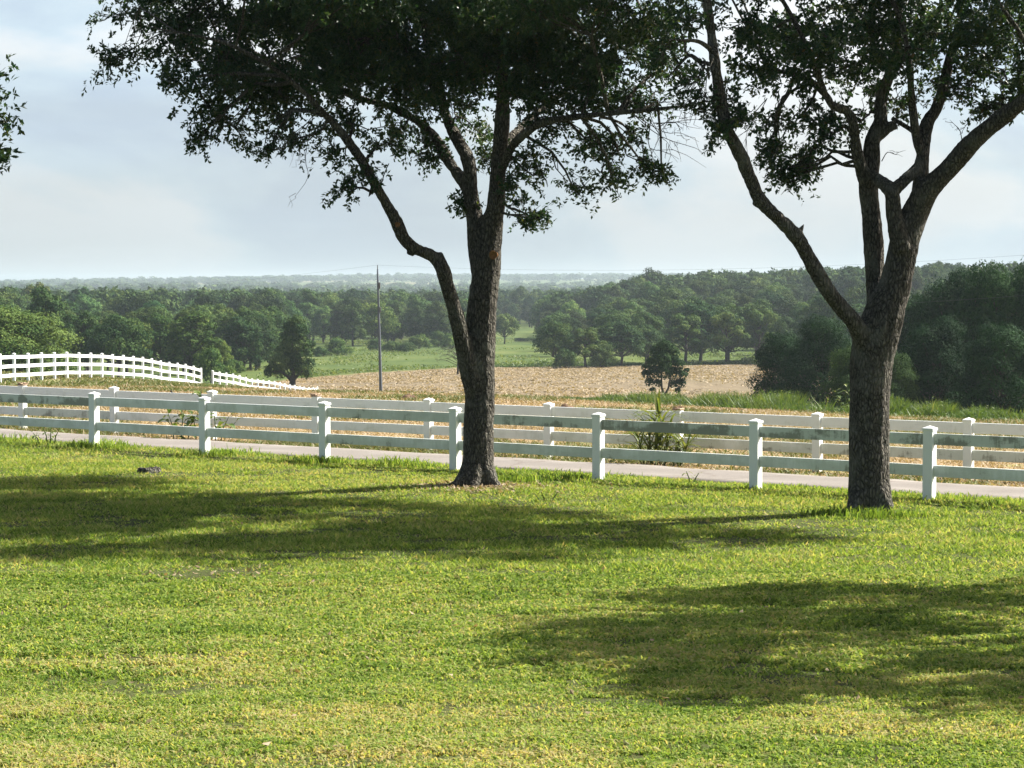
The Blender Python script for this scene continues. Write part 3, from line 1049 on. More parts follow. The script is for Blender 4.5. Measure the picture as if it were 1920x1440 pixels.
def oak(name, Y0, base, paths, blobs, label, voxel, scars=(), bare=(), leaf_density=2400.0, leaf=0.066, group=None, seed=1):
    rt_ = root(name, base, label, 'tree', group)
    o0 = np.array(base)
    tw = MB()
    b, lim = tube_set(paths, Y0, tw)
    V, F = bark_skin(b, voxel, seed)
    # smaller branches run from the limbs into every leaf mass
    LP = np.concatenate([l[0] for l in lim]); LR = np.concatenate([l[1] for l in lim])
    Cs = []; Os = []
    for (cx, cy, rx, ry, dy, rY, dens) in blobs:
        Yb = Y0 + dy
        c = np.array(ray_at(cx, cy, Yb)); k = Yb / FPX
        ax = np.array([rx * k, rY, ry * k])
        vol = 4.19 * ax.prod()
        if dens < .7: dens = dens * 1.12
        Nn = max(5, int(vol * leaf_density * dens / 11 / 7))
        dirs = unit(rng.standard_normal((Nn, 3)))
        rr = rng.random(Nn) ** (1 / 2.4)
        wig = 0.72 + 0.5 * np.array([mnoise.noise(Vector((d_[0] * 1.7 + cx, d_[1] * 1.7, d_[2] * 1.7 + cy))) for d_ in dirs]) + 0.12 * rng.standard_normal(Nn)
        P = c + dirs * ax * (rr * np.clip(wig, 0.3, 1.25))[:, None]
        O_ = unit(dirs * np.array([1, 1, 0.6]) + 0.5 * rng.standard_normal((Nn, 3)) + np.array([0, 0, -0.25]))
        # every point is a leafy branchlet of seven sprigs set along it
        tt = np.tile(np.linspace(-.22, .16, 7), Nn)
        C7 = np.repeat(P, 7, 0) + np.repeat(O_, 7, 0) * tt[:, None] + rng.normal(0, .045, (Nn * 7, 3))
        Cs.append(C7)
        Os.append(unit(np.repeat(O_, 7, 0) + 0.75 * rng.standard_normal((Nn * 7, 3))))
        d2 = np.linalg.norm(LP - c, axis=1) + 3.0 * (LR < 0.012)
        j = int(np.argmin(d2))
        a = Vector(LP[j]); cc = Vector(c)
        r0 = min(0.9 * LR[j], 0.018 + 0.006 * (cc - a).length)
        mid = (a + cc) / 2 + Vector(rng.normal(0, 0.13 * (cc - a).length, 3)) + Vector((0, 0, 0.08 * (cc - a).length))
        tw.tube([a, a.lerp(mid, .5) + Vector(rng.normal(0, .03, 3)), mid, mid.lerp(cc, .5) + Vector(rng.normal(0, .03, 3)), cc], [r0, r0 * .9, r0 * .75, r0 * .6, r0 * .45], 6)
        nb = int(np.clip(Nn / 6, 4, 18))
        for q in rng.choice(Nn, nb, replace=False):
            e = Vector(P[q]); st = (mid if rng.random() < .4 else cc)
            m2 = (st + e) / 2 + Vector(rng.normal(0, 0.1 * (e - st).length, 3))
            tw.tube([st, m2, e, e + Vector(O_[q]) * 0.12], [r0 * .42, r0 * .32, 0.005, 0.0025], 5)
            for _ in range(2):
                e2 = m2.lerp(e, rng.random()); e3 = e2 + Vector(unit(rng.standard_normal(3))) * 0.2
                tw.tube([e2, e2.lerp(e3, .5) + Vector(rng.normal(0, .03, 3)), e3], [0.006, 0.0045, 0.0025], 4)
    for (x0, y0, x1, y1, dy, cnt) in bare:                         # leafless hanging twigs
        A_ = ray_at(x0, y0, Y0 + dy); B_ = ray_at(x1, y1, Y0 + dy)
        for _ in range(cnt):
            s_ = A_.lerp(B_, rng.random() * 0.5); jl = min(1.0, (B_ - A_).length / .75); e = B_ + Vector(rng.normal(0, .22 * jl, 3))
            m1 = s_.lerp(e, .45) + Vector(rng.normal(0, .07 * jl, 3)); m2 = s_.lerp(e, .75) + Vector(rng.normal(0, .05 * jl, 3))
            tw.tube([tuple(v_) for v_ in crom([list(s_), list(m1), list(m2), list(e)], 3)], list(np.linspace(.006, .0016, 10)), 4)
            for _ in range(3):
                p_ = m1.lerp(e, rng.random()); e3 = p_ + (e - s_).normalized() * 0.15 * jl + Vector(rng.normal(0, .13 * jl, 3))
                tw.tube([p_, p_.lerp(e3, .4) + Vector(rng.normal(0, .03 * jl, 3)), p_.lerp(e3, .7) + Vector(rng.normal(0, .02 * jl, 3)), e3], [0.0032, 0.0026, .002, 0.0014], 4)
    tv = np.array(tw.v, float)
    quads = np.array([f for f in tw.f if len(f) == 4 and True], np.int64)
    Vall = np.concatenate([V, tv]) - o0
    trunk = link('trunk', np_mesh('trunk', Vall, [F, quads + len(V)], True), M['bark'], rt_)
    C = np.concatenate(Cs); O = np.concatenate(Os)
    nl = 11
    LV, LF = sprig_leaves(C, O, rng.uniform(0.07, 0.17, len(C)), leaf, nl)
    N = len(C) * nl
    tint = np.clip(0.5 + 0.2 * rng.standard_normal(N) + 0.12 * np.repeat(rng.standard_normal(len(C)), nl), 0, 0.93)
    tint[rng.random(N) < 0.006] = 1.0
    crown = link('crown', np_mesh('crown', LV - o0, [LF], False, {'tint': ('FACE', np.concatenate([tint, tint]))}), M['oak_leaf'], rt_)
    for (px, py, rp, dy) in scars:
        q = ray_at(px, py, Y0 + dy)
        r_ = rp * (Y0 + dy) / FPX
        sb = MB()
        ring = []
        for k in range(18):
            an = 2 * math.pi * k / 18
            wv_ = 1 + 0.07 * math.sin(3 * an + 1)
            ring.append((math.cos(an) * r_ * wv_, math.sin(an) * r_ * 1.1 * wv_))
        Vv = [(x * 1.25, 0.05, z_) for x, z_ in ring] + [(x * 1.1, -0.012, z_ * 1.1) for x, z_ in ring] + [(x * .85, -0.016, z_ * .85) for x, z_ in ring] + [(x * .8, -0.004, z_ * .8) for x, z_ in ring]
        Ff = [(k + 18 * l_, (k + 1) % 18 + 18 * l_, (k + 1) % 18 + 18 * (l_ + 1), k + 18 * (l_ + 1)) for l_ in range(3) for k in range(18)] + [tuple(range(54, 72))]
        sb.add(Vv, Ff)
        so = sb.build('pruning_scar', M['cut_wood'], rt_, True)
        so.location = q - Vector(base)
    return rt_


P1 = [
    [(892, 940, 0, 42), (892, 915, 0, 37), (894, 895, 0, 33), (897, 865, 0, 30), (898, 800, 0, 29), (900, 740, 0, 28.5), (899, 690, 0, 29), (898, 650, 0, 30),
     (901, 610, 0, 29), (906, 550, 0, 28), (911, 505, 0, 27), (914, 465, 0, 26), (918, 440, 0, 24), (925, 405, -.05, 19), (930, 383, -.1, 17), (934, 317, -.1, 15),
     (940, 250, -.2, 14), (943, 160, -.2, 12), (940, 60, -.3, 10), (930, -80, -.3, 8), (920, -250, -.2, 5), (915, -400, 0, 3)],
    [(905, 520, .02, 22), (898, 470, .05, 20), (894, 430, .05, 18), (886, 385, .1, 16), (878, 350, .15, 14), (855, 322, .3, 10.5), (833, 287, .5, 9.5), (807, 247, .7, 9), (767, 217, .9, 8),
     (723, 197, 1.1, 7), (670, 183, 1.3, 6), (600, 150, 1.5, 5), (520, 120, 1.8, 4), (430, 100, 2, 2.5)],
    [(887, 390, .05, 15), (882, 350, .08, 14), (878, 300, .1, 13), (857, 260, .3, 11), (840, 227, .5, 10), (823, 167, .8, 8), (800, 80, 1, 7), (770, -40, 1.2, 6), (740, -180, 1.3, 3)],
    [(893, 735, -.05, 22), (880, 690, -.12, 20), (870, 650, -.2, 17), (857, 597, -.3, 15), (843, 547, -.4, 14), (830, 503, -.5, 13.5), (813, 481, -.5, 12.5), (776, 464, -.6, 11.5), (757, 445, -.65, 11),
     (744, 418, -.7, 11), (720, 375, -.8, 10.5), (700, 340, -.9, 9.5), (673, 293, -1, 8.5), (637, 245, -1.1, 7.5), (593, 197, -1.3, 6), (560, 165, -1.4, 5), (500, 120, -1.6, 4), (420, 80, -1.8, 3), (330, 60, -2, 2)],
    [(933, 345, -.1, 10), (942, 312, -.3, 9), (955, 285, -.5, 8), (973, 260, -.7, 7.5), (1017, 230, -1, 7), (1073, 220, -1.3, 6), (1140, 213, -1.6, 5), (1207, 207, -1.9, 4), (1273, 200, -2.2, 2.5)],
    [(936, 310, .1, 9), (945, 280, .4, 8.5), (962, 252, .6, 8), (990, 227, .9, 7), (1040, 185, 1.2, 6), (1110, 130, 1.5, 5), (1180, 70, 1.7, 4), (1250, 20, 1.8, 2.5)],
    [(942, 190, -.1, 9), (980, 110, .4, 7), (1040, 20, .5, 6), (1100, -100, .5, 4)],
    [(835, 205, .5, 8), (780, 110, 0, 6), (700, 20, -.4, 5), (600, -60, -.6, 4), (480, -110, -.8, 2.5)],
    [(776, 464, -.6, 8), (768, 478, -.6, 7)], [(818, 484, -.5, 9), (832, 478, -.5, 8)],
    [(704, 345, -.9, 7), (696, 360, -.9, 4)], [(888, 872, -.05, 22), (874, 895, -.15, 17), (855, 911, -.25, 10), (836, 920, -.32, 5.5)], [(905, 872, -.05, 22), (917, 895, -.12, 16), (930, 911, -.2, 9), (946, 920, -.3, 5)],
    [(900, 870, .1, 20), (918, 895, .25, 13), (934, 909, .35, 6)], [(893, 868, -.08, 20), (890, 900, -.22, 14), (886, 925, -.38, 7)],
]
B1 = [
    # cx, cy, rx, ry, depth offset, depth radius, density
    (330, 50, 130, 65, 0, 1.0, .9), (230, 25, 60, 32, .2, .5, .8), (245, 108, 62, 32, -.2, .5, .8), (200, 120, 26, 26, -.2, .3, .7), (420, 120, 130, 80, -.3, 1.1, 1.0), (322, 150, 36, 28, .1, .4, .7),
    (395, 205, 80, 55, 0, .8, .9), (368, 262, 38, 38, .1, .4, .9), (440, 240, 55, 35, .3, .5, .7), (520, 170, 130, 80, .4, 1.1, 1.0), (540, 225, 80, 30, -.4, .5, .5),
    (505, 280, 38, 16, -.9, .3, .6), (550, 262, 50, 15, -.9, .3, .5), (640, 130, 150, 90, -.6, 1.2, 1.0), (650, 225, 90, 45, -.2, .8, .55), (630, 290, 45, 26, -1.1, .5, .75), (680, 320, 42, 32, -1.0, .5, .8), (655, 350, 30, 14, -1, .3, .6),
    (720, 270, 50, 28, -.6, .5, .5), (770, 140, 150, 100, 0, 1.3, .95), (750, 240, 70, 45, .7, .7, .6), (800, 275, 40, 24, .6, .5, .45), (690, 60, 160, 90, .8, 1.2, .95),
    (880, 230, 80, 60, .6, .9, .28), (875, 130, 130, 90, -.2, 1.3, .8), (1010, 100, 150, 90, -.5, 1.3, 1.0), (1000, 170, 130, 60, -.8, 1.0, .8), (1120, 140, 110, 80, -1.0, 1.2, 1.0), (1190, 60, 110, 70, .5, 1.2, .9),
    (1040, 250, 80, 42, -.8, .7, .5), (1110, 270, 90, 50, -.6, .8, .5), (1160, 290, 50, 36, -.8, .5, .5), (1185, 250, 40, 30, -.9, .4, .3), (1150, 340, 26, 16, -.9, .3, .7), (1240, 322, 16, 14, -1, .2, .9), (1208, 310, 22, 14, -1, .3, .6), (1075, 352, 42, 26, -.7, .5, .6),
    (1000, 330, 55, 45, -.5, .6, .45), (985, 400, 42, 32, -.4, .4, .65), (1010, 408, 22, 14, -.4, .3, .6), (955, 345, 22, 50, -.3, .4, .4), (868, 382, 16, 14, .1, .2, .5), (815, 300, 18, 14, .5, .2, .5), (905, 300, 28, 40, .4, .4, .3),
    (1230, 120, 90, 60, -.8, 1.0, .45), (1250, 40, 70, 60, .4, .9, .6), (1215, 190, 50, 30, -1.5, .5, .3), (560, 40, 150, 70, 0, 1.3, .95), (450, 40, 120, 60, .6, 1.0, .9),
    (870, 30, 170, 80, .6, 1.4, .9), (1085, 195, 90, 35, -1.2, .5, .8), (1005, 212, 55, 40, -.7, .5, .7), (1175, 180, 60, 36, -1.5, .5, .65), (840, 195, 60, 40, .1, .5, .6), (985, 300, 40, 36, -.4, .4, .5),
    # above the picture
    (350, -50, 180, 90, 0, 1.3, .8), (560, -60, 200, 110, -.5, 1.8, .8), (800, -80, 240, 120, .5, 2.0, .8), (1050, -80, 220, 110, -.3, 1.8, .8), (1220, -60, 140, 90, .2, 1.3, .7),
    (480, -200, 200, 120, .2, 1.8, .7), (760, -280, 260, 160, 0, 2.2, .7), (1050, -240, 230, 140, .2, 2.0, .7), (880, -450, 240, 140, 0, 1.8, .65),
    # behind and in front, seen from the side
    (950, 10, 260, 95, -1.4, 1.0, .6), (700, -10, 200, 90, -1.5, .9, .6),
    (1330, -90, 120, 100, -.6, 1.4, .7), (1280, -230, 150, 120, -.4, 1.6, .7), (1150, -330, 160, 120, -.8, 1.6, .6),
    (300, -40, 150, 90, 2.6, 1.3, .5), (700, -120, 260, 130, 3.4, 1.5, .5), (1050, -80, 240, 120, 3.6, 1.4, .5), (900, -160, 260, 130, -3.4, 1.4, .45), (560, -130, 200, 110, -3.0, 1.4, .45), (1250, -160, 160, 100, -1.5, 1.4, .5),
    (600, 60, 220, 110, 2.6, 1.3, .5), (950, 40, 260, 120, 2.8, 1.4, .5), (1020, 0, 240, 90, -2.6, 1.3, .4), (650, -30, 230, 90, -2.6, 1.3, .4),
]
oak('oak_tree', 29.6, (TREE1[0], TREE1[1], gz(*TREE1)), P1, B1,
    'shady oak with an orange pruning scar and a long crooked limb', 0.017, leaf_density=2600.0,
    scars=[(925, 478, 7.0, -.20), (745, 421, 4.2, -.79), (939, 345, 5.0, -.22)],
    bare=[(1180, 212, 1300, 262, -2.1, 7), (1200, 205, 1275, 205, -2.1, 4), (1205, 215, 1232, 290, -2.0, 2), (600, 200, 545, 285, -1.2, 4), (600, 200, 505, 310, -1.2, 2), (735, 290, 714, 350, -.8, 2)], seed=3)

P2 = [
    [(1634, 995, 0, 52), (1633, 975, 0, 46), (1632, 945, 0, 42), (1630, 900, 0, 39), (1630, 860, 0, 38), (1630, 800, 0, 37.5), (1631, 740, 0, 38), (1634, 680, 0, 40), (1641, 640, 0, 42), (1652, 605, 0, 40),
     (1663, 570, 0, 36), (1676, 540, 0, 32), (1686, 500, 0, 30), (1693, 470, 0, 29), (1703, 430, 0, 28), (1717, 395, 0, 25), (1736, 360, -.1, 22), (1762, 335, -.2, 19.5), (1781, 315, -.25, 19), (1813, 277, -.4, 18),
     (1853, 240, -.6, 15.5), (1897, 207, -.8, 14), (1935, 178, -1, 13), (2000, 130, -1.2, 10), (2080, 70, -1.4, 7), (2150, 0, -1.6, 4)],
    [(1815, 275, -.2, 10), (1873, 214, .2, 9), (1920, 180, .4, 8), (1990, 110, .6, 6), (2040, 20, .8, 4)],
    [(1655, 610, .15, 24), (1644, 555, .25, 20), (1640, 500, .3, 18), (1637, 450, .3, 18), (1633, 400, .3, 18), (1628, 345, .3, 19), (1632, 300, .3, 17), (1637, 260, .3, 14), (1651, 228, .35, 12), (1651, 193, .4, 11),
     (1661, 160, .4, 10), (1673, 120, .5, 8), (1685, 40, .6, 6), (1690, -80, .7, 4)],
    [(1623, 340, .1, 13), (1607, 285, 0, 11), (1598, 229, -.1, 10), (1587, 207, -.1, 9.5), (1561, 197, -.2, 8.5), (1543, 167, -.3, 7), (1532, 135, -.4, 6), (1500, 60, -.5, 5), (1450, -30, -.6, 3.5)],
    [(1692, 470, -.1, 20), (1680, 425, -.15, 17), (1675, 385, -.15, 14), (1670, 358, -.15, 13), (1650, 340, 0, 11.5), (1630, 325, .1, 11)],
    [(1672, 360, -.15, 12), (1695, 339, -.1, 10), (1717, 318, 0, 10), (1727, 300, .05, 11)],
    [(1718, 395, 0, 19), (1723, 365, 0, 16), (1727, 330, .05, 14.5), (1730, 283, .1, 13.5), (1739, 233, .2, 11.5), (1758, 200, .25, 10), (1772, 150, .3, 9), (1780, 110, .35, 8), (1800, 20, .4, 6), (1815, -90, .4, 4)],
    [(1730, 305, .1, 10), (1716, 250, 0, 8), (1710, 190, -.1, 7), (1706, 130, -.2, 6), (1690, 40, -.3, 5), (1640, -60, -.4, 3)],
    [(1625, 660, -.05, 24), (1612, 625, -.15, 18), (1598, 600, -.25, 15.5), (1577, 578, -.3, 15), (1548, 540, -.4, 14), (1520, 490, -.5, 14), (1498, 450, -.6, 14), (1462, 412, -.7, 13), (1425, 375, -.8, 13),
     (1405, 330, -.9, 13), (1388, 290, -1, 12.5), (1362, 240, -1.1, 11.5), (1350, 180, -1.2, 11), (1341, 120, -1.3, 10), (1333, 60, -1.3, 9), (1325, 0, -1.4, 8), (1310, -90, -1.4, 6), (1300, -200, -1.3, 3)],
    [(1340, 122, -1.2, 6), (1312, 115, -1.0, 5), (1292, 104, -.8, 3.5), (1268, 128, -.7, 2)], [(1336, 95, -1.3, 5), (1310, 78, -1.5, 4), (1275, 75, -1.7, 2)],
    [(1496, 440, -.6, 7), (1503, 428, -.6, 4)], [(1420, 378, -.8, 9), (1414, 386, -.8, 6)], [(1640, 260, .3, 9), (1672, 236, .3, 9), (1675, 243, .3, 7)],
    [(1560, 197, -.2, 6), (1530, 160, .2, 6), (1490, 140, .5, 5), (1440, 130, .8, 3)], [(1673, 222, .35, 4), (1710, 245, .2, 4.5), (1722, 262, .1, 4)],
    [(1622, 915, -.05, 28), (1606, 950, -.16, 20), (1588, 974, -.24, 9)], [(1642, 915, -.05, 28), (1658, 950, -.14, 20), (1676, 974, -.22, 9)],
]
B2 = [
    (1290, 40, 75, 60, -.8, .9, .6), (1245, 90, 50, 50, -.6, .7, .4), (1300, 140, 45, 40, -1.2, .5, .35), (1325, 190, 35, 30, -1.2, .4, .4), (1375, 200, 30, 28, -1.1, .4, .5), (1342, 245, 16, 16, -1.1, .25, .9), (1385, 225, 16, 14, -1.1, .25, .6),
    (1420, 70, 90, 60, -.4, 1.0, .9), (1430, 130, 85, 50, .4, .9, .8), (1490, 60, 90, 60, .8, 1.1, .9), (1490, 150, 60, 45, 0, .7, .7), (1455, 215, 45, 30, .5, .5, .6), (1505, 215, 50, 35, .3, .5, .55), (1545, 230, 22, 24, 0, .3, .5),
    (1460, 285, 32, 30, .6, .35, .7), (1500, 300, 30, 24, .5, .3, .65), (1480, 318, 26, 12, .5, .25, .7), (1472, 338, 12, 8, .5, .15, .9), (1518, 308, 14, 9, .5, .15, .9), (1440, 275, 16, 26, .6, .2, .6), (1550, 258, 14, 10, 0, .2, .7),
    (1560, 80, 100, 75, -.5, 1.1, .9), (1600, 130, 80, 55, .7, .9, .75), (1640, 60, 100, 70, .2, 1.1, .9), (1640, 170, 45, 35, .8, .5, .5), (1690, 120, 80, 60, -.4, .9, .8), (1690, 200, 30, 32, .5, .4, .4), (1600, 215, 26, 40, .5, .4, .45),
    (1740, 60, 100, 70, .5, 1.1, .9), (1745, 150, 60, 45, .6, .6, .55), (1820, 60, 100, 70, -.4, 1.1, .95), (1830, 125, 75, 45, .3, .8, .7), (1805, 165, 22, 20, .1, .3, .8), (1880, 130, 60, 45, .4, .6, .6), (1870, 185, 35, 26, .5, .4, .4),
    (1850, 205, 22, 12, .4, .25, .4), (1900, 60, 80, 70, .6, 1.0, .9), (1915, 160, 40, 30, .3, .5, .5), (1960, 100, 80, 70, 0, .9, .8), (2030, 40, 110, 80, 0, 1.0, .8),
    (1440, -60, 170, 80, 0, 1.4, .8), (1680, -70, 210, 100, .3, 1.6, .8), (1920, -60, 190, 100, -.3, 1.5, .8), (1560, -200, 220, 120, 0, 1.6, .7), (1840, -220, 240, 130, 0, 1.7, .7), (1700, -370, 200, 110, 0, 1.4, .6),
    (1540, -100, 150, 90, 4.2, 1.1, .55), (1660, -115, 150, 90, 4.0, 1.1, .55), (1780, -105, 150, 90, 3.6, 1.1, .55), (1900, -115, 150, 90, 3.2, 1.1, .55), (1990, -125, 150, 90, 2.7, 1.1, .55), (1350, -150, 150, 100, 1.6, 1.2, .8), (1210, -170, 150, 100, .8, 1.2, .8), (1270, -110, 110, 80, 1.4, 1.0, .7), (1120, -140, 120, 80, .2, 1.0, .7), (1550, -140, 150, 90, 2.4, 1.1, .6), (1740, -140, 150, 90, 2.1, 1.1, .6),
    (1230, -150, 150, 100, -1.4, 1.3, .7), (1120, -210, 130, 100, -1.4, 1.2, .7), (1330, -260, 170, 120, -1.0, 1.4, .7), (1050, -330, 130, 100, -1.6, 1.2, .6),
    (2110, 150, 110, 80, -.4, 1.0, .7), (2180, 40, 130, 90, .3, 1.2, .7), (2150, -90, 150, 100, -.6, 1.2, .6), (2290, -20, 120, 90, -.3, 1.1, .6), (2000, -140, 190, 110, -1.8, 1.2, .5), (2240, 150, 90, 70, -.8, .9, .6), (1560, -130, 200, 110, -1.9, 1.1, .4),
    (1650, 20, 220, 80, 2.0, 0.9, .4), (1800, -20, 200, 80, -2.0, 0.9, .3),
]
oak('oak_tree', 26.0, (TREE2[0], TREE2[1], gz(*TREE2)), P2, B2,
    'oak with a thick trunk forking low into several bare limbs', 0.016,
    bare=[(1345, 100, 1262, 205, -1.4, 6), (1345, 110, 1300, 180, -1.3, 3), (1640, 318, 1672, 280, 0, 1), (1806, 285, 1792, 215, -.3, 1), (1830, 255, 1805, 205, -.4, 1), (1450, 160, 1400, 265, 0, 2)], seed=8)


# two more of the row, of which the picture shows an edge and a shadow
def generic_oak(name, x, y, label, seed, sc=1.0, sx=1.0, extra=()):
    r = np.random.default_rng(seed)
    base = Vector((x, y, gz(x, y)))
    Y0 = y
    k = FPX / y
    bx = 960 + FPX * x / y
    by = 530 + FPX * (EYE - base.z) / y
    m_ = lambda dx, dz, dy, rad: (bx + dx * k * sc, by - dz * k * sc, dy * sc, rad * k * sc)
    paths = [[m_(0, -.15, 0, .3), m_(0, 0, 0, .27), m_(.02, .4, 0, .21), m_(0, 1.6, 0, .19), m_(.05, 2.6, .05, .17), m_(.15, 4.0, .1, .13), m_(.1, 5.6, 0, .09), m_(0, 7.5, 0, .04)]]
    blobs = []
    for i in range(7):
        an = i * 2.4 + r.uniform(-.3, .3)
        reach = r.uniform(1.9, 2.8) * sx; top = r.uniform(3.6, 6.2)
        paths.append([m_(.02, 1.9 + .25 * i, 0, .11), m_(reach * .3 * math.cos(an), 2.6 + .28 * i, reach * .3 * math.sin(an), .085), m_(reach * .7 * math.cos(an), top - .7, reach * .7 * math.sin(an), .055), m_(reach * math.cos(an), top, reach * math.sin(an), .025)])
    for i in range(26):
        an = i * 2.4; q = math.sqrt((i + .5) / 26)
        rr_ = 2.7 * q * sx
        zc = 4.2 + 2.9 * (1 - q * q) * r.uniform(.3, 1.1) + r.uniform(-.5, .5)
        w_ = r.uniform(.75, 1.15)
        blobs.append((bx + rr_ * math.cos(an) * k * sc, by - zc * k * sc, w_ * k * sc, w_ * .75 * k * sc, rr_ * math.sin(an) * sc, w_ * sc, .75))
    blobs += list(extra)
    return oak(name, Y0, tuple(base), paths, blobs, label, 0.03, leaf_density=1600, leaf=0.08, seed=seed)


generic_oak('oak_tree', -10.15, 26.5, 'oak at the left border of the lawn, only its leafy edge showing', 21, extra=[(-18, 160, 30, 36, 0, .35, 1.0), (-14, 225, 42, 36, 0, .4, 1.0), (-26, 275, 36, 26, .1, .35, .9), (-90, 200, 80, 80, 0, .6, .8), (-18, 292, 14, 8, 0, .15, .9)])
generic_oak('oak_tree', 9.4, 18.0, 'oak beyond the right border of the lawn, known by its shade on the grass', 22, 1.12, 1.45)


# ------------------------------------------------------------------ utility pole and wires
def utility_pole():
    Y = 150.0
    b0 = ray_at(714.5, 737, Y); t0 = ray_at(708, 505, Y)
    b0.z = gz(b0.x, Y) - 0.3
    rt_ = root('utility_pole', b0, 'tall grey utility pole standing alone on the mown slope', 'pole')
    b = MB()
    n_ = 10
    pts_ = [b0.lerp(t0, i / n_) - b0 for i in range(n_ + 1)]
    b.tube(pts_, [0.115 - 0.06 * i / n_ for i in range(n_ + 1)], 12)
    b.build('shaft', M['pole_wood'], rt_, True)
    for f, sz in ((0.875, .13), (0.69, .11)):
        p = b0.lerp(t0, f) - b0
        q = MB()
        q.box(.03, .15, -.06, .06, -sz * 1.6, sz * 1.6, Matrix.Translation(p), 0.015)
        q.tube([p + Vector((.02, -.0, .1)), p + Vector((.14, 0, .1))], .03, 6)
        q.build('bracket', M['dark_metal'], rt_)
    q = MB()
    q.tube([t0 - b0 - Vector((0, 0, .02)), t0 - b0 + Vector((0, 0, .28))], [.035, .03], 6)
    q.build('insulator', M['dark_metal'], rt_)
    return b0, t0


pb, ptop = utility_pole()


def wire(label, A_, B_, C_, sag):
    pts_ = []
    for P0, P1 in ((A_, B_), (B_, C_)):
        for i in range(14):
            t_ = i / 14
            p = P0.lerp(P1, t_); p.z -= sag * 4 * t_ * (1 - t_)
            pts_.append(p)
    pts_.append(C_)
    b = MB()
    b.tube(pts_, 0.0045, 5)
    tag(b.build('power_line', M['dark_metal'], None, True), label, 'wire')


wire('thin lower wire crossing the valley by way of the grey pole', ray_at(-160, 606, 195), pb.lerp(ptop, .69) + Vector((.15, 0, .1)), ray_at(2100, 540, 120), 0.7)
wire('thin upper wire fixed to the very top of the grey pole', ray_at(-160, 548, 195), ptop + Vector((0, 0, .28)), ray_at(2100, 465, 120), 0.7)


# ------------------------------------------------------------------ stump, weeds, plants, soil heaps
def stump():
    p = gpt(277, 31.6)
    rt_ = root('tree_stump', p, 'low dark stump left in the sunlit grass before the shade', 'stump')
    V_ = []; F_ = []
    prof = [(-.12, 1.15), (0, 1.1), (.035, 1.0), (.06, .95), (.068, .85), (.055, .45), (.058, 0.02)]
    n_ = 28
    for z_, r_ in prof:
        for k in range(n_):
            an = 2 * math.pi * k / n_
            rr_ = .155 * r_ * (1 + .10 * math.sin(3 * an) + .05 * math.sin(7 * an + 1))
            V_.append((math.cos(an) * rr_, math.sin(an) * rr_ * .8, z_ + .012 * math.sin(2 * an) + .01 * math.sin(9 * an) * (z_ > .04)))
    for i in range(len(prof) - 1):
        for k in range(n_):
            F_.append((i * n_ + k, i * n_ + (k + 1) % n_, (i + 1) * n_ + (k + 1) % n_, (i + 1) * n_ + k))
    b = MB(); b.add(V_, F_)
    b.build('wood', M['bark'], rt_, True)


stump()


def strap_leaves(specs, nseg=7):
    """long arching grass leaves: (base, azimuth, rise, length, width, droop)"""
    b = MB()
    for p, az, el, L, wd, dr in specs:
        d = Vector((math.cos(az) * math.cos(el), math.sin(az) * math.cos(el), math.sin(el)))
        s_ = Vector((-math.sin(az), math.cos(az), 0))
        q = Vector(p); V_ = []
        for i in range(nseg + 1):
            t_ = i / nseg
            ww = wd * (0.55 + 0.6 * t_) * (1 - t_ ** 2.2) + 0.002
            V_ += [q - s_ * ww / 2 + Vector((0, 0, ww * .18)), q, q + s_ * ww / 2 + Vector((0, 0, ww * .18))]
            q = q + d * (L / nseg)
            d = (d + Vector((0, 0, -dr / nseg * (0.4 + 1.2 * t_)))).normalized()
        F_ = []
        for i in range(nseg):
            for k in range(2):
                F_.append((i * 3 + k, i * 3 + k + 1, i * 3 + k + 4, i * 3 + k + 3))
        b.add(V_, F_)
    return b


def tinted(b, name, mat, parent, lo, hi):
    me = b.mesh(name)
    at = me.attributes.new('tint', 'FLOAT', 'FACE')
    at.data.foreach_set('value', rng.uniform(lo, hi, len(me.polygons)).astype(np.float32))
    return link(name, me, mat, parent)


def reed_plant():
    p = gpt(1232, 35.0)
    rt_ = root('reed_plant', p, 'big clump of arching reed grass growing through the far fence', 'plant')
    sp = []; st = MB()
    r = random.Random(4)
    stems = [(0, 0, .75, .02), (-.08, .02, .62, -.10), (.12, .03, .5, .12), (-.18, 0, .45, -.2), (.25, .05, .42, .22), (.05, -.05, .85, -.02), (-.02, .04, .7, .1), (.34, .02, .35, .3)]
    for sx_, sy_, hh, ln in stems:
        top = Vector((sx_ + ln * .5, sy_ + r.uniform(-.08, .08), hh))
        b0_ = Vector((sx_, sy_, -.05))
        st.tube([b0_, b0_.lerp(top, .5), top], [.012, .009, .004], 6)
        for k in range(24):
            f = .05 + .93 * k / 23
            q = b0_.lerp(top, f)
            az = (math.pi if r.random() < .55 else 0) + r.gauss(0, .75)
            sp.append((q, az, r.uniform(.55, 1.25), r.uniform(.34, .66), r.uniform(.035, .06), r.uniform(1.3, 2.6)))
    for k in range(5):
        sp.append((Vector((.03, 0, .55 + .05 * k)), r.uniform(1.2, 2.6), r.uniform(1.25, 1.5), r.uniform(.4, .62), .075, .35))
    tinted(st, 'stem', M['weeds'], rt_, .3, .7)
    tinted(strap_leaves(sp), 'leaves', M['weeds'], rt_, .45, 1.0)


reed_plant()


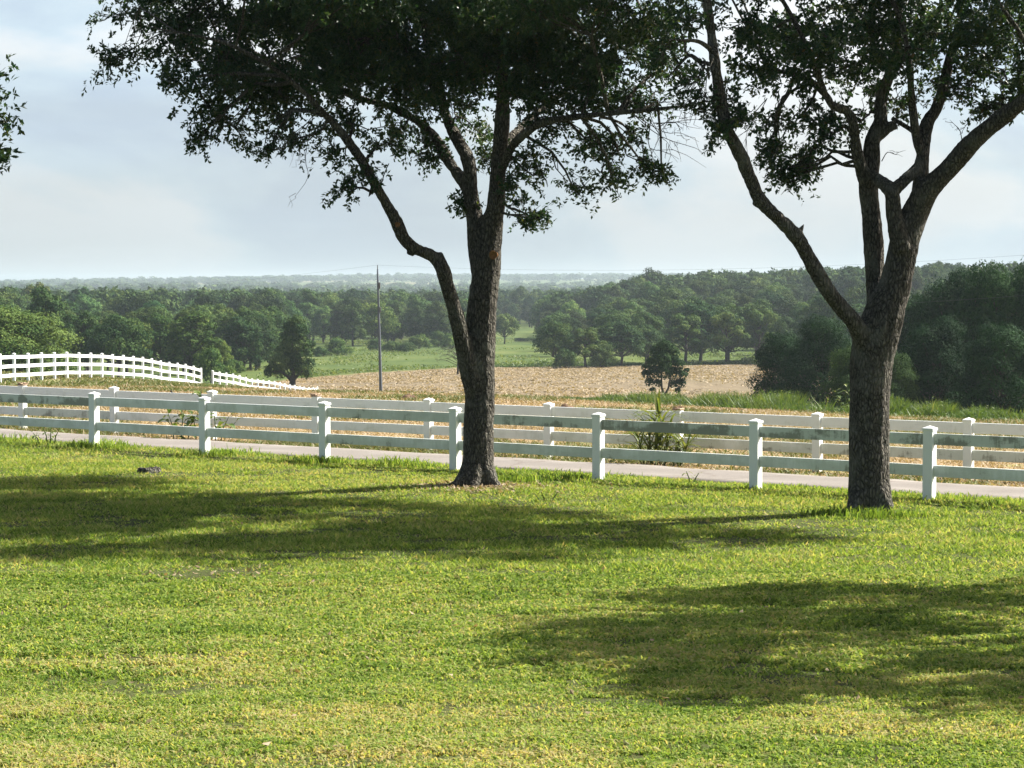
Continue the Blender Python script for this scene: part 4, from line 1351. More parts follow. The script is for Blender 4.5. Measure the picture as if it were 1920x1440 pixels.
def broad_plant(px, Y, label, stems, seed, llen=(.2, .36), cat='plant', tn=(.05, .9)):
    p = gpt(px, Y)
    rt_ = root('weed_plant', p, label, cat)
    r = random.Random(seed)
    st = MB(); V_ = []; lf = MB()
    for sx_, hh, ln, nlv in stems:
        b0_ = Vector((sx_, r.uniform(-.05, .05), -.04)); top = Vector((sx_ + ln, r.uniform(-.1, .1), hh))
        mid = b0_.lerp(top, .55) + Vector((-ln * .25, 0, 0))
        st.tube([b0_, mid, top], [.012, .009, .004], 6)
        for k in range(nlv):
            f = .15 + .85 * (k + .5) / nlv
            q = b0_.lerp(mid, f / .55) if f < .55 else mid.lerp(top, (f - .55) / .45)
            az = k * 2.4 + r.uniform(-.5, .5); el = r.uniform(-.1, .9)
            L = r.uniform(*llen)
            d = Vector((math.cos(az) * math.cos(el), math.sin(az) * math.cos(el), math.sin(el)))
            s_ = d.cross(Vector((0, 0, 1))).normalized()
            dn = Vector((0, 0, -1))
            c1 = q + d * .03; tip = q + d * L + dn * L * .35
            m1 = q + d * L * .4; m2 = q + d * L * .75 + dn * L * .12
            w1 = L * .2
            lf.add([c1, m1 + s_ * w1 + Vector((0, 0, w1 * .3)), m1, m1 - s_ * w1 + Vector((0, 0, w1 * .3)), m2 + s_ * w1 * .7, m2, m2 - s_ * w1 * .7, tip],
                   [(0, 2, 1), (0, 3, 2), (1, 2, 5, 4), (2, 3, 6, 5), (4, 5, 7), (5, 6, 7)])
    tinted(st, 'stem', M['weeds'], rt_, .1, .4)
    tinted(lf, 'leaves', M['weeds'], rt_, *tn)
    return rt_


broad_plant(335, 40.4, 'leafy weed in front of the far fence, left of a near post', [(-.1, .5, -.12, 12), (.03, .55, .05, 12), (.15, .42, .12, 9), (.36, .62, .05, 10), (.40, .95, -.02, 9), (.30, .45, -.05, 10)], 2)
broad_plant(412, 40.2, 'leafy weed growing just right of a near fence post', [(0, .45, .15, 9), (-.08, .5, -.04, 8), (.05, .35, .22, 6)], 5)
broad_plant(1022, 27.6, 'small pale green seedling on the lawn right of the scarred oak', [(0, .13, -.05, 8), (.08, .11, .08, 7), (-.05, .09, -.08, 5)], 7, (.06, .11), tn=(.8, 1.0))
broad_plant(88, 37.2, 'low bushy weed at the foot of the near fence', [(0, .3, -.08, 12), (.1, .28, .1, 12), (-.12, .2, -.12, 10), (.04, .34, 0, 10)], 9, (.08, .14))
broad_plant(1295, 30.1, 'reddish tipped small weed against the near lane edge', [(0, .15, -.05, 9), (.05, .14, .06, 9)], 12, (.06, .10), tn=(.6, 1.0))
broad_plant(1598, 85.0, 'tall pale weed standing above the green bank beside the trunk', [(0, 1.1, -.2, 16), (.3, 1.4, .1, 18), (-.4, .9, -.2, 14), (.5, .8, .3, 12)], 14, (.2, .45))


def soil_heap(px, Y, w_, h_, label, seed):
    p = gpt(px, Y)
    V_ = []; F_ = []
    n_, m2 = 22, 7
    for j in range(m2 + 1):
        q = j / m2
        for k in range(n_):
            an = 2 * math.pi * k / n_
            r_ = w_ * q * (1 + .25 * mnoise.noise(Vector((math.cos(an) * 1.5 + seed, math.sin(an) * 1.5, 0))))
            zz_ = h_ * (1 - q * q) * (1 + .7 * mnoise.noise(Vector((math.cos(an) * q * 3, math.sin(an) * q * 3, seed)))) - .03 - .05 * q
            V_.append((math.cos(an) * r_, math.sin(an) * r_ * .7, zz_))
    for j in range(m2):
        for k in range(n_):
            F_.append((j * n_ + k, (j + 1) * n_ + k, (j + 1) * n_ + (k + 1) % n_, j * n_ + (k + 1) % n_))
    b = MB(); b.add(V_, F_)
    o = b.build('soil_heap', M['soil'], None, True)
    o.location = p
    tag(o, label, 'soil heap')


m, n = new_mat('soil')
geo = n.n('ShaderNodeNewGeometry')
nz_ = n.noise(geo.outputs['Position'], 9, 5, 0.7)
c = n.ramp(nz_, [(0.3, (0.07, 0.045, 0.03)), (0.55, (0.13, 0.085, 0.055)), (0.75, (0.26, 0.19, 0.12))])
finish(n, princ(n, c, 0.95, 0.1, bump(n, nz_, 0.8, 0.05)).outputs[0])
M['soil'] = m
soil_heap(1063, 70, .42, .22, 'brown soil heap on the dry slope beyond the far fence, right of the scarred oak', 1.0)
soil_heap(765, 74, .38, .16, 'flat brown soil heap beyond the far fence, between the pole and the scarred oak', 4.0)

# dead stick leaning in the dry grass
b = MB()
p = gpt(338, 62)
b.tube([p + Vector((-.28, 0, .48)), p + Vector((-.1, 0, .25)), p + Vector((.22, 0, -.03))], [.02, .035, .03], 7)
tag(b.build('dead_branch', M['twig'], None, True), 'dead dark branch sticking out of the dry grass before the paddock fence', 'branch')


# twigs and fallen leaves on bare soil about the foot of the scarred oak
def litter():
    N = 900
    X = TREE1[0] + rng.normal(.05, .5, N); Y = TREE1[1] - .25 + rng.normal(0, .4, N)
    C = np.stack([X, Y, height(X, Y) + .012 + .02 * rng.random(N)], -1)
    V_, F_ = leaf_cards(C, np.array([[0, 0, 1.0]]), rng.uniform(.04, .09, N), .4, .45)
    t_ = rng.uniform(.45, 1, N)
    N = 380                                                        # stray fallen leaves over the lawn
    Y2 = rng.uniform(9.6, 33, N); X2 = rng.uniform(-1, 1, N) * (.235 * Y2 + 1)
    k2 = sdist(X2, Y2) < 0.3
    X2 = np.concatenate([X2[k2], rng.normal(-2.75, .35, 60)]); Y2 = np.concatenate([Y2[k2], rng.normal(19.9, .3, 60)])
    C = np.stack([X2, Y2, height(X2, Y2) + .02 + .03 * rng.random(len(X2))], -1)
    V2, F2_ = leaf_cards(C, np.array([[0, 0, 1.0]]), rng.uniform(.03, .065, len(C)), .5, .6)
    t2 = rng.uniform(.3, .8, len(C))
    return [(V_, [F_], np.concatenate([t_, t_])), (V2, [F2_], np.concatenate([t2, t2]))]


stuff('leaf_litter', litter(), M['dry_blades'])


# ------------------------------------------------------------------ trees of the valley
def crown_cards(lobes, n_cards, size, seed, jit=0.38):
    r = np.random.default_rng(seed)
    lobes = np.array(lobes, float)               # x,y,z,rx,rz
    area = lobes[:, 3] * lobes[:, 4]
    which = r.choice(len(lobes), n_cards, p=area / area.sum())
    d = unit(r.standard_normal((n_cards, 3)))
    d[:, 2] = np.where(r.random(n_cards) < .55, np.abs(d[:, 2]), d[:, 2])
    L = lobes[which]
    rr = 0.72 + 0.36 * r.random(n_cards) ** 0.8
    bumpy = np.array([mnoise.noise(Vector((d_[0] * 2.2 + w_ * 3.1, d_[1] * 2.2, d_[2] * 2.2))) for d_, w_ in zip(d, which)])
    rr = rr * (1 + .36 * bumpy)
    C = L[:, :3] + d * np.stack([L[:, 3], L[:, 3], L[:, 4]], -1) * rr[:, None]
    sz = size * r.uniform(.55, 1.35, n_cards)
    global rng
    keep = rng; rng = r
    V_, F_ = leaf_cards(C, d + np.array([0, 0, .25]), sz, .62, jit)
    rng = keep
    lt = r.uniform(-.26, .26, len(lobes))
    t_ = np.clip(.45 + lt[which] + .16 * r.standard_normal(n_cards), 0, 1)
    return V_, F_, np.concatenate([t_, t_])


def proto_tree(H, Wd, kind, cards, size, seed, own=None):
    """trunk and crown meshes of one valley tree, foot at the origin"""
    r = np.random.default_rng(seed)
    lobes = []; limbs = []
    b = MB()
    bole = {'broad': .20, 'tall': .14, 'bush': .02, 'open': .24, 'skirt': .05}[kind]
    b.tube([(0, 0, -.5), (0, 0, .02 * H), (.02 * Wd, 0, bole * H), (0, .02 * Wd, .5 * H), (0, 0, .78 * H)], [H * .034, H * .027, H * .022, H * .014, H * .005], 8)
    nl = {'broad': 40, 'tall': 44, 'bush': 24, 'open': 26, 'skirt': 46}[kind]
    for i in range(nl):
        f = (i + .5) / nl
        an = i * 2.4 + r.uniform(-.4, .4)
        if kind == 'tall':
            zc = (.22 + .68 * f) * H; env = .42 * Wd * math.sin(math.pi * min(1, .25 + .68 * f)) ** .7
        elif kind == 'bush':
            zc = (.12 + .62 * f) * H; env = .40 * Wd * math.sqrt(max(.05, 1 - f ** 1.6))
        elif kind == 'skirt':
            zc = (.10 + .76 * f) * H; env = .42 * Wd * math.sqrt(max(.04, 1 - f ** 1.8))
        elif kind == 'open':
            zc = (.33 + .52 * f) * H; env = .42 * Wd * math.sqrt(max(.08, 1 - (f - .2) ** 2 * 1.4))
        else:
            zc = (.34 + .50 * f) * H; env = .40 * Wd * math.sqrt(max(.06, 1 - f ** 2.2))
        q = env * (.45 + .7 * r.random())
        lr = Wd * r.uniform(.075, .17) * (1.12 if kind != 'open' else .9)
        lobes.append((q * math.cos(an), q * math.sin(an), zc + r.uniform(-.04, .04) * H, lr, lr * r.uniform(.7, .95)))
        a0 = Vector((0, 0, max(bole * H, zc - .25 * H)))
        e = Vector(lobes[-1][:3])
        if kind != 'bush' or i % 2 == 0:
            m_ = a0.lerp(e, .5) + Vector((0, 0, -.02 * H))
            b.tube([a0, m_, e], [H * .010, H * .007, H * .003], 5)
    if own is not None:
        lobes = own[1]
        b = MB()
        for pth in own[0]:
            b.tube([p_[:3] for p_ in pth], [p_[3] for p_ in pth], 8)
    V_, F_, t_ = crown_cards(lobes, cards, size, seed)
    cm = np_mesh('crown', V_, [F_], False, {'tint': ('FACE', t_)})
    cm.materials.append(M['tree_leaf'])
    tm = b.mesh('trunk', True)
    tm.materials.append(M['far_bark'])
    return tm, cm, (V_, F_, t_)


PR = {
    'broad': [proto_tree(10, 10.5, 'broad', 9000, .42, 31), proto_tree(10, 9.5, 'broad', 9000, .42, 32), proto_tree(10, 10, 'broad', 9000, .44, 51)],
    'tall': [proto_tree(12, 8, 'tall', 9000, .42, 33), proto_tree(12, 8.8, 'tall', 9000, .44, 34), proto_tree(12, 8.4, 'tall', 9000, .42, 52)],
    'bush': [proto_tree(4, 6, 'bush', 5000, .26, 35), proto_tree(4, 5.2, 'bush', 5000, .26, 36)],
    'open': [proto_tree(6, 5.6, 'open', 6000, .24, 37), proto_tree(8, 6.2, 'open', 9000, .28, 38)],
    'near': [proto_tree(9, 10, 'skirt', 30000, .20, 39), proto_tree(9, 8.5, 'skirt', 30000, .20, 40)],
}
def px_lobes(cx, base, k, lst, seed):
    r = np.random.default_rng(seed)
    return [((x - cx) * k, r.uniform(-.9, .9) * q * k, (base - y) * k, q * k * 1.15, q * k) for x, y, q in lst]
_k = 250 / FPX
PR['lone'] = [proto_tree(7, 5, 'open', 14000, .23, 41, ([[(0, 0, -.5, .42), (0, 0, .15, .36), (.05, 0, .75, .30), (.1, .1, 1.6, .22), (0, .1, 3.6, .13), (.1, 0, 6.2, .04)],
    [(0, 0, .5, .24), (-.55, -.1, 1.0, .16), (-1.3, -.2, 1.5, .10), (-2.4, -.2, 1.5, .05)], [(.05, 0, .6, .22), (.65, .1, 1.15, .14), (1.4, .1, 1.8, .07)], [(.05, 0, 1.4, .15), (-.7, .2, 2.7, .08), (-1.0, .2, 3.6, .04)], [(.05, 0, 1.8, .14), (.9, .2, 3.0, .08), (1.3, .1, 3.9, .04)]],
    px_lobes(548, 721, _k, [(556, 608, 13), (544, 617, 14), (563, 625, 16), (540, 637, 15), (556, 645, 18), (533, 660, 16), (575, 650, 13), (566, 668, 17), (548, 668, 16), (525, 678, 15), (541, 690, 15), (512, 690, 11), (503, 697, 8), (523, 699, 10), (568, 692, 14), (580, 682, 10), (577, 700, 8), (553, 684, 13)], 1)))] * 2
_k = 190 / FPX
PR['small'] = [proto_tree(4.8, 4.2, 'open', 11000, .17, 42, ([[(0, 0, -.4, .16), (0, 0, .2, .13), (.0, 0, .55, .12)], [(0, 0, .45, .11), (-.22, 0, 1.1, .085), (-.25, .1, 2.2, .05), (-.1, 0, 3.6, .02)], [(0, 0, .5, .1), (.32, -.05, 1.05, .08), (.5, 0, 1.9, .05), (.55, .1, 3.0, .02)],
    [(-.2, 0, 1.2, .06), (-.8, .1, 1.7, .035), (-1.3, 0, 1.6, .015)], [(.35, 0, 1.2, .06), (.95, 0, 1.5, .035), (1.5, .1, 1.5, .015)]],
    px_lobes(1246, 748, _k, [(1246, 654, 13), (1232, 663, 13), (1260, 664, 13), (1240, 676, 16), (1258, 680, 15), (1224, 682, 12), (1272, 684, 10), (1246, 694, 14), (1228, 697, 12), (1266, 699, 12), (1213, 700, 8), (1281, 702, 8), (1218, 714, 8), (1276, 716, 9), (1208, 688, 5), (1234, 715, 7), (1262, 717, 7), (1288, 694, 5), (1271, 728, 5), (1224, 727, 5)], 2)))] * 2
SIZE = {'lone': (7.2, 5.27 / 1.05), 'small': (4.7, 4.27 / 1.05), 'broad': (10, 10.5), 'tall': (12, 8.4), 'bush': (4, 5.6), 'open': (6, 5.6), 'near': (9, 9.3)}


def plant_tree(kind, v, X, Y, sz, sxy, rz, label, group=None, tintc=(1, 1, 1), name='tree', cat='tree', sink=0.0):
    tm, cm, _ = PR[kind][v % len(PR[kind])]
    rt_ = root(name, (X, Y, gz(X, Y) - sink), label, cat, group, rz)
    rt_.scale = (sxy, sxy, sz)
    t_ = link('trunk' if cat == 'tree' else 'stem', tm, None, rt_)
    c_ = link('crown' if cat == 'tree' else 'foliage', cm, None, rt_)
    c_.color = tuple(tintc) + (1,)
    return rt_


def by_pixels(kind, v, px, ytop, wpx, Y, label, rz=0, tintc=(1, 1, 1), name='tree', cat='tree', sink=0.0, group=None):
    """a tree whose crown spans wpx pixels and tops out at row ytop, standing Y metres away"""
    X = (px - 960) / FPX * Y
    g = gz(X, Y) - sink
    top = ray_at(px, ytop, Y).z
    H0, W0 = SIZE[kind]
    if kind == 'open' and v % 2: H0, W0 = 8, 6.2
    return plant_tree(kind, v, X, Y, max(1.0, top - g) / (H0 * .98), wpx * Y / FPX / (W0 * 1.05), rz, label, group, tintc, name, cat, sink)


# lone and easily told trees
by_pixels('lone', 0, 548, 597, 90, 250, 'lone oak with a short forked bole beyond the end of the downhill fence', 0, (.85, .9, .95), 'oak_tree')
by_pixels('small', 0, 1246, 641, 96, 190, 'small lone tree with an open crown at the near edge of the hay field', 0, (.6, .72, .75))
by_pixels('near', 0, 15, 578, 290, 195, 'broad dark tree sloping down behind the level part of the paddock fence', 1.1, (1.0, 1.05, .95))
by_pixels('tall', 0, 92, 545, 105, 290, 'tall dark tree standing over the broad one at the far left', .5, (.75, .85, .9))
by_pixels('tall', 1, 160, 585, 85, 300, 'dark slim tree in the front of the left wood, right of the tallest', 2.5, (.85, .95, .9))
by_pixels('broad', 0, 222, 592, 125, 285, 'rounded tree in the front of the left wood, above the fence bend', 1.0, (1.05, 1.05, .95))
by_pixels('tall', 1, 300, 588, 85, 320, 'yellow tinged tree in the front of the left wood, above the falling fence', .2, (1.35, 1.3, 1.0))
by_pixels('tall', 0, 358, 588, 115, 300, 'pointed sunlit tree rising over the end of the falling fence', 3.1, (1.15, 1.15, .9))
by_pixels('bush', 0, 395, 645, 74, 262, 'pale olive bush behind the gate gap', .8, (1.9, 1.75, 1.5), 'bush', 'bush')
by_pixels('broad', 1, 408, 632, 60, 300, 'pale rounded tree directly behind the olive bush', 2.2, (1.6, 1.5, 1.2))
by_pixels('tall', 0, 447, 580, 100, 345, 'dark tree with a layered crown between the gate gap and the lone oak', 4.4, (.9, .95, .9))
by_pixels('broad', 0, 480, 622, 105, 335, 'dark low tree just left of the lone oak', 5.0, (.9, 1.0, .9))
by_pixels('bush', 1, 430, 668, 62, 300, 'low round bush at the pasture edge behind the gate gap', 1.7, (1.2, 1.25, 1.0), 'bush', 'bush')
by_pixels('bush', 0, 632, 630, 58, 430, 'pale green bush between the lone oak and the pole', .3, (1.5, 1.5, 1.3), 'bush', 'bush')
by_pixels('bush', 1, 598, 648, 44, 425, 'small bush half hidden behind the lone oak', 2.3, (1.0, 1.1, 1.0), 'bush', 'bush')
for k, (px, yt, wp, Y, lab, tn) in enumerate([
        (704, 633, 46, 480, 'rounded bush directly behind the grey pole', (1.0, 1.05, 1.0)), (735, 637, 48, 470, 'dark bush just right of the grey pole', (.85, .95, .95)),
        (762, 640, 44, 465, 'second dark bush right of the grey pole', (.85, .9, .95)), (786, 624, 58, 500, 'taller pale bush midway between pole and scarred oak', (1.2, 1.25, 1.1)),
        (822, 618, 40, 520, 'slim dark bush near the crooked limb of the scarred oak', (.9, 1.0, 1.0)), (842, 622, 38, 490, 'bright pale bush close to the crooked limb of the scarred oak', (1.9, 1.8, 1.5))]):
    by_pixels('bush', k, px, yt, wp, Y, lab, k * 1.3, tn, 'bush', 'bush', group='bushes along the pasture hedge')
by_pixels('broad', 1, 946, 585, 62, 560, 'grey green tree seen just right of the scarred oak trunk', .9, (1.35, 1.3, 1.25))
for k, (px, yt, wp, Y) in enumerate([(975, 640, 34, 600), (996, 634, 36, 610), (1014, 640, 30, 600)]):
    by_pixels('bush', k, px, yt, wp, Y, ['low hedge bush in the pasture, next to the grey green tree', 'middle hedge bush in the pasture between two strips of grass', 'hedge bush in the pasture touching the field edge trees'][k], k, (.85, .95, .95), 'bush', 'bush', group='hedge bushes in the pasture')
by_pixels('broad', 0, 1042, 602, 78, 352, 'leading tree of the field edge row, with bushy growth at its foot', .4, (1.0, 1.05, .95))
by_pixels('bush', 1, 1060, 650, 56, 346, 'dark bush under the leading tree of the field edge row', .9, (.9, 1.0, .95), 'bush', 'bush')
by_pixels('open', 1, 1098, 612, 84, 350, 'field edge tree on two bare stems with grass showing beneath', 2.7, (1.05, 1.05, .9))
row = [(1165, 598, 110, 356, 'broad', 1, 'wide dark field edge tree left of the small lone tree'), (1128, 640, 60, 350, 'bush', 0, 'dark bush in the field edge row, left of the wide tree'),
       (1212, 612, 84, 362, 'broad', 0, 'dark field edge tree directly behind the small lone tree'), (1285, 586, 104, 372, 'open', 1, 'bright topped field edge tree right of the small lone tree'),
       (1362, 582, 92, 372, 'open', 1, 'second bright topped field edge tree, with grass under its crown'), (1424, 576, 96, 374, 'open', 1, 'yellow green field edge tree nearest the dark wood'),
       (1480, 590, 90, 370, 'broad', 1, 'field edge tree partly hidden behind the dark wood')]
for k, (px, yt, wp, Y, kd, v, lab) in enumerate(row):
    by_pixels(kd, v, px, yt, wp, Y, lab, k * 1.9, [(.85, .95, .95), (.9, .95, .9), (.85, .95, .95), (1.2, 1.2, .95), (1.15, 1.15, .95), (1.4, 1.35, 1.0), (1.0, 1.0, .95)][k], 'bush' if kd == 'bush' else 'tree', 'bush' if kd == 'bush' else 'tree')
# dark near wood on the right
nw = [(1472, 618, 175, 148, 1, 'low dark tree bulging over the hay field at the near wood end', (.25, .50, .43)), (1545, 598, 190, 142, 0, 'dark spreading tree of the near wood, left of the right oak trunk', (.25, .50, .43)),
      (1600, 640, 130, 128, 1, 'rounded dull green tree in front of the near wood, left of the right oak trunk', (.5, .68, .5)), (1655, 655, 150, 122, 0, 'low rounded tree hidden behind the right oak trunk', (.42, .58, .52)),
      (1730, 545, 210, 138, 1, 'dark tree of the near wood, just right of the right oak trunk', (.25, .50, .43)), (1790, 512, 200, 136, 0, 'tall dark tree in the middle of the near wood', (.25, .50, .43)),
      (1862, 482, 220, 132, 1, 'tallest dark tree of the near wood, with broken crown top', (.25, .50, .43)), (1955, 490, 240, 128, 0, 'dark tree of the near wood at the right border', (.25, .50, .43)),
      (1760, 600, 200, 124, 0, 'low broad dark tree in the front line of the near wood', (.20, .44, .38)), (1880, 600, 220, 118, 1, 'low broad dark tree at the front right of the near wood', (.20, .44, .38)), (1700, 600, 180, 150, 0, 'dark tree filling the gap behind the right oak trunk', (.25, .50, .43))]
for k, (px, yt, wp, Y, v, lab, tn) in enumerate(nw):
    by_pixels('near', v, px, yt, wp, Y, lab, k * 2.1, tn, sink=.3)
# bare grey tree by the scarred oak
def bare_tree():
    p = gpt(858, 300)
    rt_ = root('bare_tree', p, 'thin grey tree with bare drooping branches beside the scarred oak trunk', 'tree')
    b = MB(); r = random.Random(6)
    top = Vector((.2, 0, 3.4))
    b.tube([(0, 0, -.4), (.05, 0, 1.5), tuple(top)], [.16, .12, .05], 7)
    for k in range(26):
        a0 = Vector((.03, 0, 1.0)).lerp(top, r.random()); an = r.uniform(0, 6.28); L = r.uniform(1.0, 3.4)
        d = Vector((math.cos(an) - .35, math.sin(an) * .6, 0)).normalized()
        m1 = a0 + d * L * .5 + Vector((0, 0, .7)); e = a0 + d * L + Vector((0, 0, r.uniform(-.6, 1.0)))
        b.tube([a0, m1, e], [.045, .03, .012], 5)
        for j in range(4):
            q = m1.lerp(e, r.random()); b.tube([q, q + Vector((r.uniform(-.6, .6), r.uniform(-.4, .4), r.uniform(-.5, .6)))], [.018, .008], 4)
    b.build('trunk', M['twig'], rt_, True)
bare_tree()

# brush along the far edge of the hay field
def brush():
    N = 9000
    px = rng.uniform(868, 1500, N)
    Y = field_far(px) + 2.0 + rng.normal(0, 1.2, N)
    X = (px - 960) / FPX * Y
    C = np.stack([X, Y, height(X, Y) + rng.random(N) * (.35 + .9 * sstep(.5, .7, fbm(X / 5, Y / 5, 3, 2)))], -1)
    V_, F_ = leaf_cards(C, np.array([[0, 0, 1.0]]), rng.uniform(.2, .5, N), .6, 1.0)
    t_ = np.clip(rng.normal(.25, .2, N), 0, 1)
    return [(V_, [F_], np.concatenate([t_, t_]))]
stuff('undergrowth', brush(), M['weeds'])

# raked straw lying in wavering windrows over the hay field, rough tussocks in the pasture
def straw():
    N = 190000
    px = rng.uniform(380, 1560, N); q = rng.random(N)
    Y = 168 + (field_far(px) - 4 - 168) * q ** .8
    X = (px - 960) / FPX * Y
    wob_ = fbm(X / 14, Y / 22, 2, 3) - .5
    ph = X / 2.9 + .55 * np.sin(Y / 6.5 + 3 * wob_) * (.4 + 1.4 * vnoise(X / 30, Y / 50, 5)) + 2.2 * wob_
    k = (np.sin(2 * np.pi * ph) + .9 * rng.standard_normal(N) > .35) & (fbm(X / 20, Y / 25, 4, 3) + .1 * rng.standard_normal(N) > .38)
    X, Y = X[k], Y[k]; N = len(X)
    C = np.stack([X, Y, height(X, Y) + .05 + .07 * rng.random(N)], -1)
    V_, F_ = leaf_cards(C, np.array([[0, 0, 1.0]]), rng.uniform(.2, .6, N), .5, .3)
    t_ = np.clip(rng.normal(.68, .12, N), .4, 1)
    return [(V_, [F_], np.concatenate([t_, t_]))]
stuff('hay_straw', straw(), M['dry_blades'])


def tussocks():
    N = 60000
    px = rng.uniform(360, 1560, N)
    Y = field_far(px) + 3 + 330 * rng.random(N) ** 1.4
    X = (px - 960) / FPX * Y
    k = fbm(X / 9, Y / 26, 6, 4) + .05 * rng.standard_normal(N) > .53
    X, Y = X[k], Y[k]; N = len(X)
    C = np.stack([X, Y, height(X, Y) + .1 + .25 * rng.random(N)], -1)
    V_, F_ = leaf_cards(C, np.array([[0, 0, 1.0]]), rng.uniform(.2, .5, N), .6, .7)
    t_ = np.clip(rng.normal(.55, .2, N), 0, 1)
    return [(V_, [F_], np.concatenate([t_, t_]))]
stuff('pasture_grass', tussocks(), M['weeds'])

# the woods: the nearest trees one by one
SKY_X = [-300, 60, 130, 250, 420, 600, 800, 1000, 1110, 1180, 1250, 1330, 1500, 1600, 1750, 1900, 2300]
SKY_Y = [540, 537, 546, 541, 543, 546, 549, 546, 541, 524, 514, 509, 506, 500, 497, 494, 492]
def skyline(px):
    return float(np.interp(px, SKY_X, SKY_Y))
taken = []
def wood(zone_, count, kinds, group, label, drop, tcol):
    r = np.random.default_rng(len(group))
    made = 0; tries = 0
    while made < count and tries < 30000:
        tries += 1
        px, Y = zone_(r)
        X = (px - 960) / FPX * Y
        if any((X - a) ** 2 + ((Y - b_) * .6) ** 2 < (3.1 + .0035 * Y) ** 2 for a, b_ in taken):
            continue
        taken.append((X, Y))
        kd = kinds[int(r.integers(len(kinds)))]
        yt = skyline(px) + float(np.interp(Y, *drop)) + r.normal(0, 7)
        hgt = max(6.0, EYE + (530 - yt) / FPX * Y - gz(X, Y))
        sz_ = min(hgt, 15.5) / (SIZE[kd][0] * .98)
        s_ = float(np.clip(sz_, .72, 1.15))
        k_ = float(np.clip(.92 + .34 * r.standard_normal(), .5, 2.0)); yl = r.normal(0, .12)
        tn = [max(.4, c_ * k_ * q_) for c_, q_ in zip(tcol, (1 + yl + .05, 1.0, 1 - yl))]
        plant_tree(kd, int(r.integers(3)), X, Y, sz_, s_ * r.uniform(.85, 1.12), r.uniform(0, 6.28), label, group, tn)
        made += 1
zl = lambda r: (r.uniform(-140, 520), 300 + 330 * r.random() ** 1.2)
zm = lambda r: (r.uniform(500, 900), 530 + 200 * r.random() ** 1.3)
zr = lambda r: (r.uniform(1020, 1560), 375 + 330 * r.random() ** 1.1)
zx = lambda r: (r.uniform(1500, 2080), 300 + 380 * r.random())
zc = lambda r: (r.uniform(880, 1040), 830 + 170 * r.random())
wood(zl, 80, ['broad', 'tall', 'broad'], 'trees massed in the left wood', 'one of the green trees massed in the wood behind the paddock fence', ([300, 420, 600], [50, 26, 4]), (1.0, 1.05, .95))
wood(zm, 62, ['tall', 'tall', 'broad'], 'trees of the wood behind the pole', 'one of the trees in the wood standing behind the pasture and pole', ([530, 720], [22, 2]), (.95, 1.02, .95))
wood(zr, 74, ['broad', 'tall', 'broad'], 'trees on the wooded rise', 'one of the trees on the wooded rise behind the hay field', ([375, 500, 690], [70, 36, 4]), (1.0, 1.05, .95))
wood(zx, 42, ['broad', 'tall'], 'trees on the hill above the near wood', 'one of the trees on the hill rising behind the dark near wood', ([300, 420, 650], [70, 34, 3]), (.95, 1.02, .95))
wood(zc, 24, ['broad', 'tall'], 'trees closing the far pasture', 'one of the trees closing the far pasture right of the scarred oak', ([830, 1000], [10, 0]), (.95, 1.02, .95))

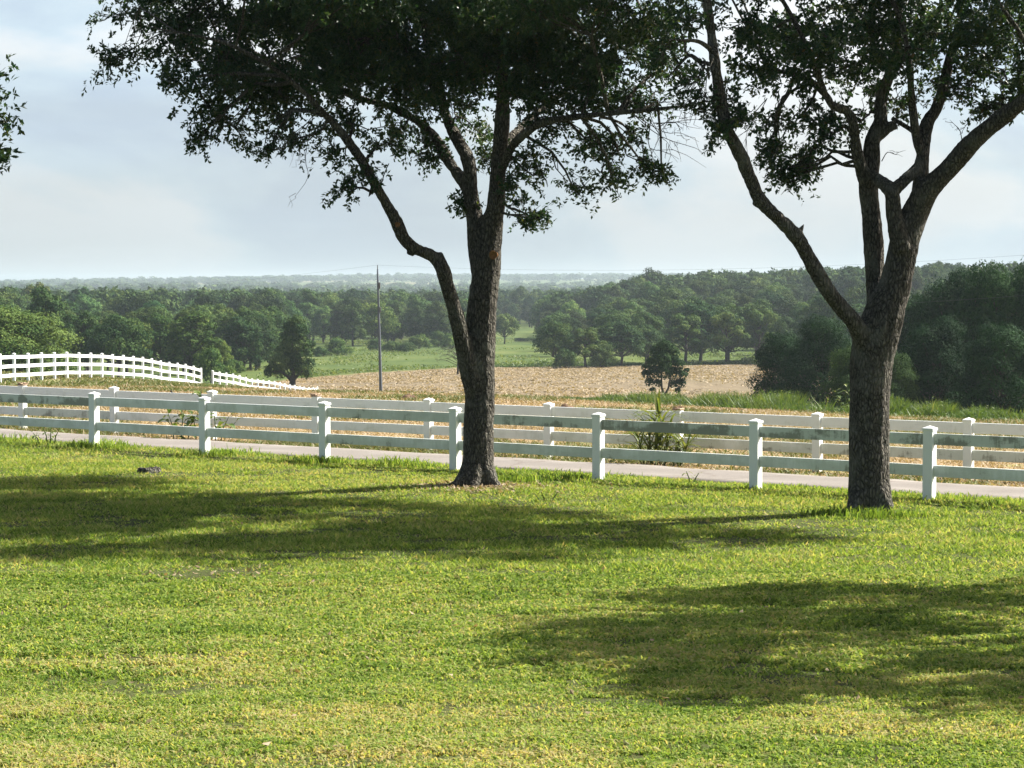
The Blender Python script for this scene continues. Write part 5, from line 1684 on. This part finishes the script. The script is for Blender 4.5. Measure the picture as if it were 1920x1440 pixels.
# and the rest of the forest as one mass
def forest_mass():
    r = np.random.default_rng(77)
    parts = []
    lo = [crown_cards([(q * math.cos(i * 2.4), q * math.sin(i * 2.4), 4.0 + 5.2 * (i / 11) + 0 * q, 1.9, 1.5) for i in range(12) for q in [3.4 * math.sqrt(max(.06, 1 - (i / 11) ** 2))]], 420, 1.25, s_) for s_ in (1, 2, 3)]
    lo2 = [crown_cards([(q * math.cos(i * 2.4), q * math.sin(i * 2.4), 3.5 + 4.5 * (i / 6), 2.6, 2.2) for i in range(7) for q in [3.2 * math.sqrt(max(.06, 1 - (i / 6) ** 2))]], 70, 3.0, s_) for s_ in (4, 5, 6)]
    def put(P, X, Y, s_, sz_):
        V_, F_, t_ = P
        an = r.uniform(0, 6.28); c_, s2 = math.cos(an), math.sin(an)
        Vn = np.stack([(V_[:, 0] * c_ - V_[:, 1] * s2) * s_ + X, (V_[:, 0] * s2 + V_[:, 1] * c_) * s_ + Y, V_[:, 2] * sz_ + gz(X, Y) - .5], -1)
        parts.append((Vn, [F_], np.clip(t_ + r.normal(0, .14), 0, 1)))
    def fill(n_, fpx, fY, P, smin, smax):
        for _ in range(n_):
            Y = fY(r); px = fpx(r, Y)
            X = (px - 960) / FPX * Y
            s_ = r.uniform(smin, smax)
            hgt = EYE + (530 - skyline(px) - r.normal(2, 5)) / FPX * Y - gz(X, Y)
            put(P[int(r.integers(len(P)))], X, Y, s_, float(np.clip(hgt, 7, 15)) / 10.6)
    fill(360, lambda q, Y: q.uniform(-300, 520), lambda q: q.uniform(560, 1150), lo, .9, 1.25)
    fill(300, lambda q, Y: q.uniform(480, 880), lambda q: q.uniform(690, 1200), lo, .9, 1.25)
    fill(150, lambda q, Y: q.uniform(860, 1060), lambda q: q.uniform(940, 1300), lo, .9, 1.25)
    fill(420, lambda q, Y: q.uniform(1030, 1600), lambda q: q.uniform(640, 1200), lo, .85, 1.2)
    fill(260, lambda q, Y: q.uniform(1560, 2200), lambda q: q.uniform(560, 1100), lo, .85, 1.2)
    V_, F_, t_ = merge(parts)
    o = link('forest', np_mesh('forest', V_, F_, False, {'tint': ('FACE', t_)}), M['far_leaf'])
    tag(o, kind='stuff')
    parts.clear()
    def far_row(Yc, dY, n_, s0, s1, thr, k_):
        for _ in range(n_):
            Y = Yc + r.normal(0, dY); px = r.uniform(-400, 2300)
            X = (px - 960) / FPX * Y
            if fbm(np.array([X / 170.]), np.array([Y / 120.]), k_, 2)[0] < thr: continue
            s_ = r.uniform(s0, s1)
            put(lo2[int(r.integers(3))], X, Y, s_ * 1.5, s_)
    far_row(1500, 130, 900, .9, 1.3, .44, 1)
    far_row(2200, 200, 900, .9, 1.3, .46, 2)
    far_row(3200, 250, 1000, .9, 1.4, .42, 3)
    far_row(4600, 350, 1300, 1.0, 1.6, .36, 4)
    far_row(6000, 350, 1300, 1.0, 1.8, .34, 5)
    V_, F_, t_ = merge(parts)
    o = link('distant_woods', np_mesh('distant_woods', V_, F_, False, {'tint': ('FACE', t_)}), M['far_leaf'])
    tag(o, kind='stuff')
forest_mass()

# pale farm buildings far across the valley
def farm(px, Y, w_, h_, label):
    p = gpt(px, Y)
    rt_ = root('farm_building', p, label, 'building')
    b = MB(); b.box(-w_ / 2, w_ / 2, -w_ * .7, w_ * .7, -1, h_, None, .05)
    b.build('wall', M['farm_paint'], rt_)
    b = MB(); q = w_ / 2 + .3
    b.add([(-q, -w_ * .75, h_), (q, -w_ * .75, h_), (0, -w_ * .75, h_ + w_ * .35), (-q, w_ * .75, h_), (q, w_ * .75, h_), (0, w_ * .75, h_ + w_ * .35)],
          [(0, 1, 2), (5, 4, 3), (0, 2, 5, 3), (1, 4, 5, 2), (0, 3, 4, 1)])
    b.build('roof', M['farm_paint'], rt_)
farm(1028, 2050, 4.5, 6.5, 'taller white farm building far across the valley')
farm(1060, 2060, 4.0, 4.0, 'lower white farm building far across the valley')

# ------------------------------------------------------------------ summer haze
HAZE = 0.00015
b = MB(); b.box(-9300, 9300, -9300, 9300, float(V[:, 2].min()) if False else -26.0, 32.0)
hz_ = b.build('haze')
tag(hz_, kind='stuff')
m = bpy.data.materials.new('haze_air'); m.use_nodes = True
n = NT(m.node_tree)
pv = n.n('ShaderNodeVolumePrincipled')
pv.inputs['Color'].default_value = (0.50, 0.595, 0.69, 1)
pv.inputs['Density'].default_value = HAZE
pv.inputs['Anisotropy'].default_value = 0.3
o = n.n('ShaderNodeOutputMaterial')
n.l(pv.outputs[0], o.inputs['Volume'])
hz_.data.materials.append(m)
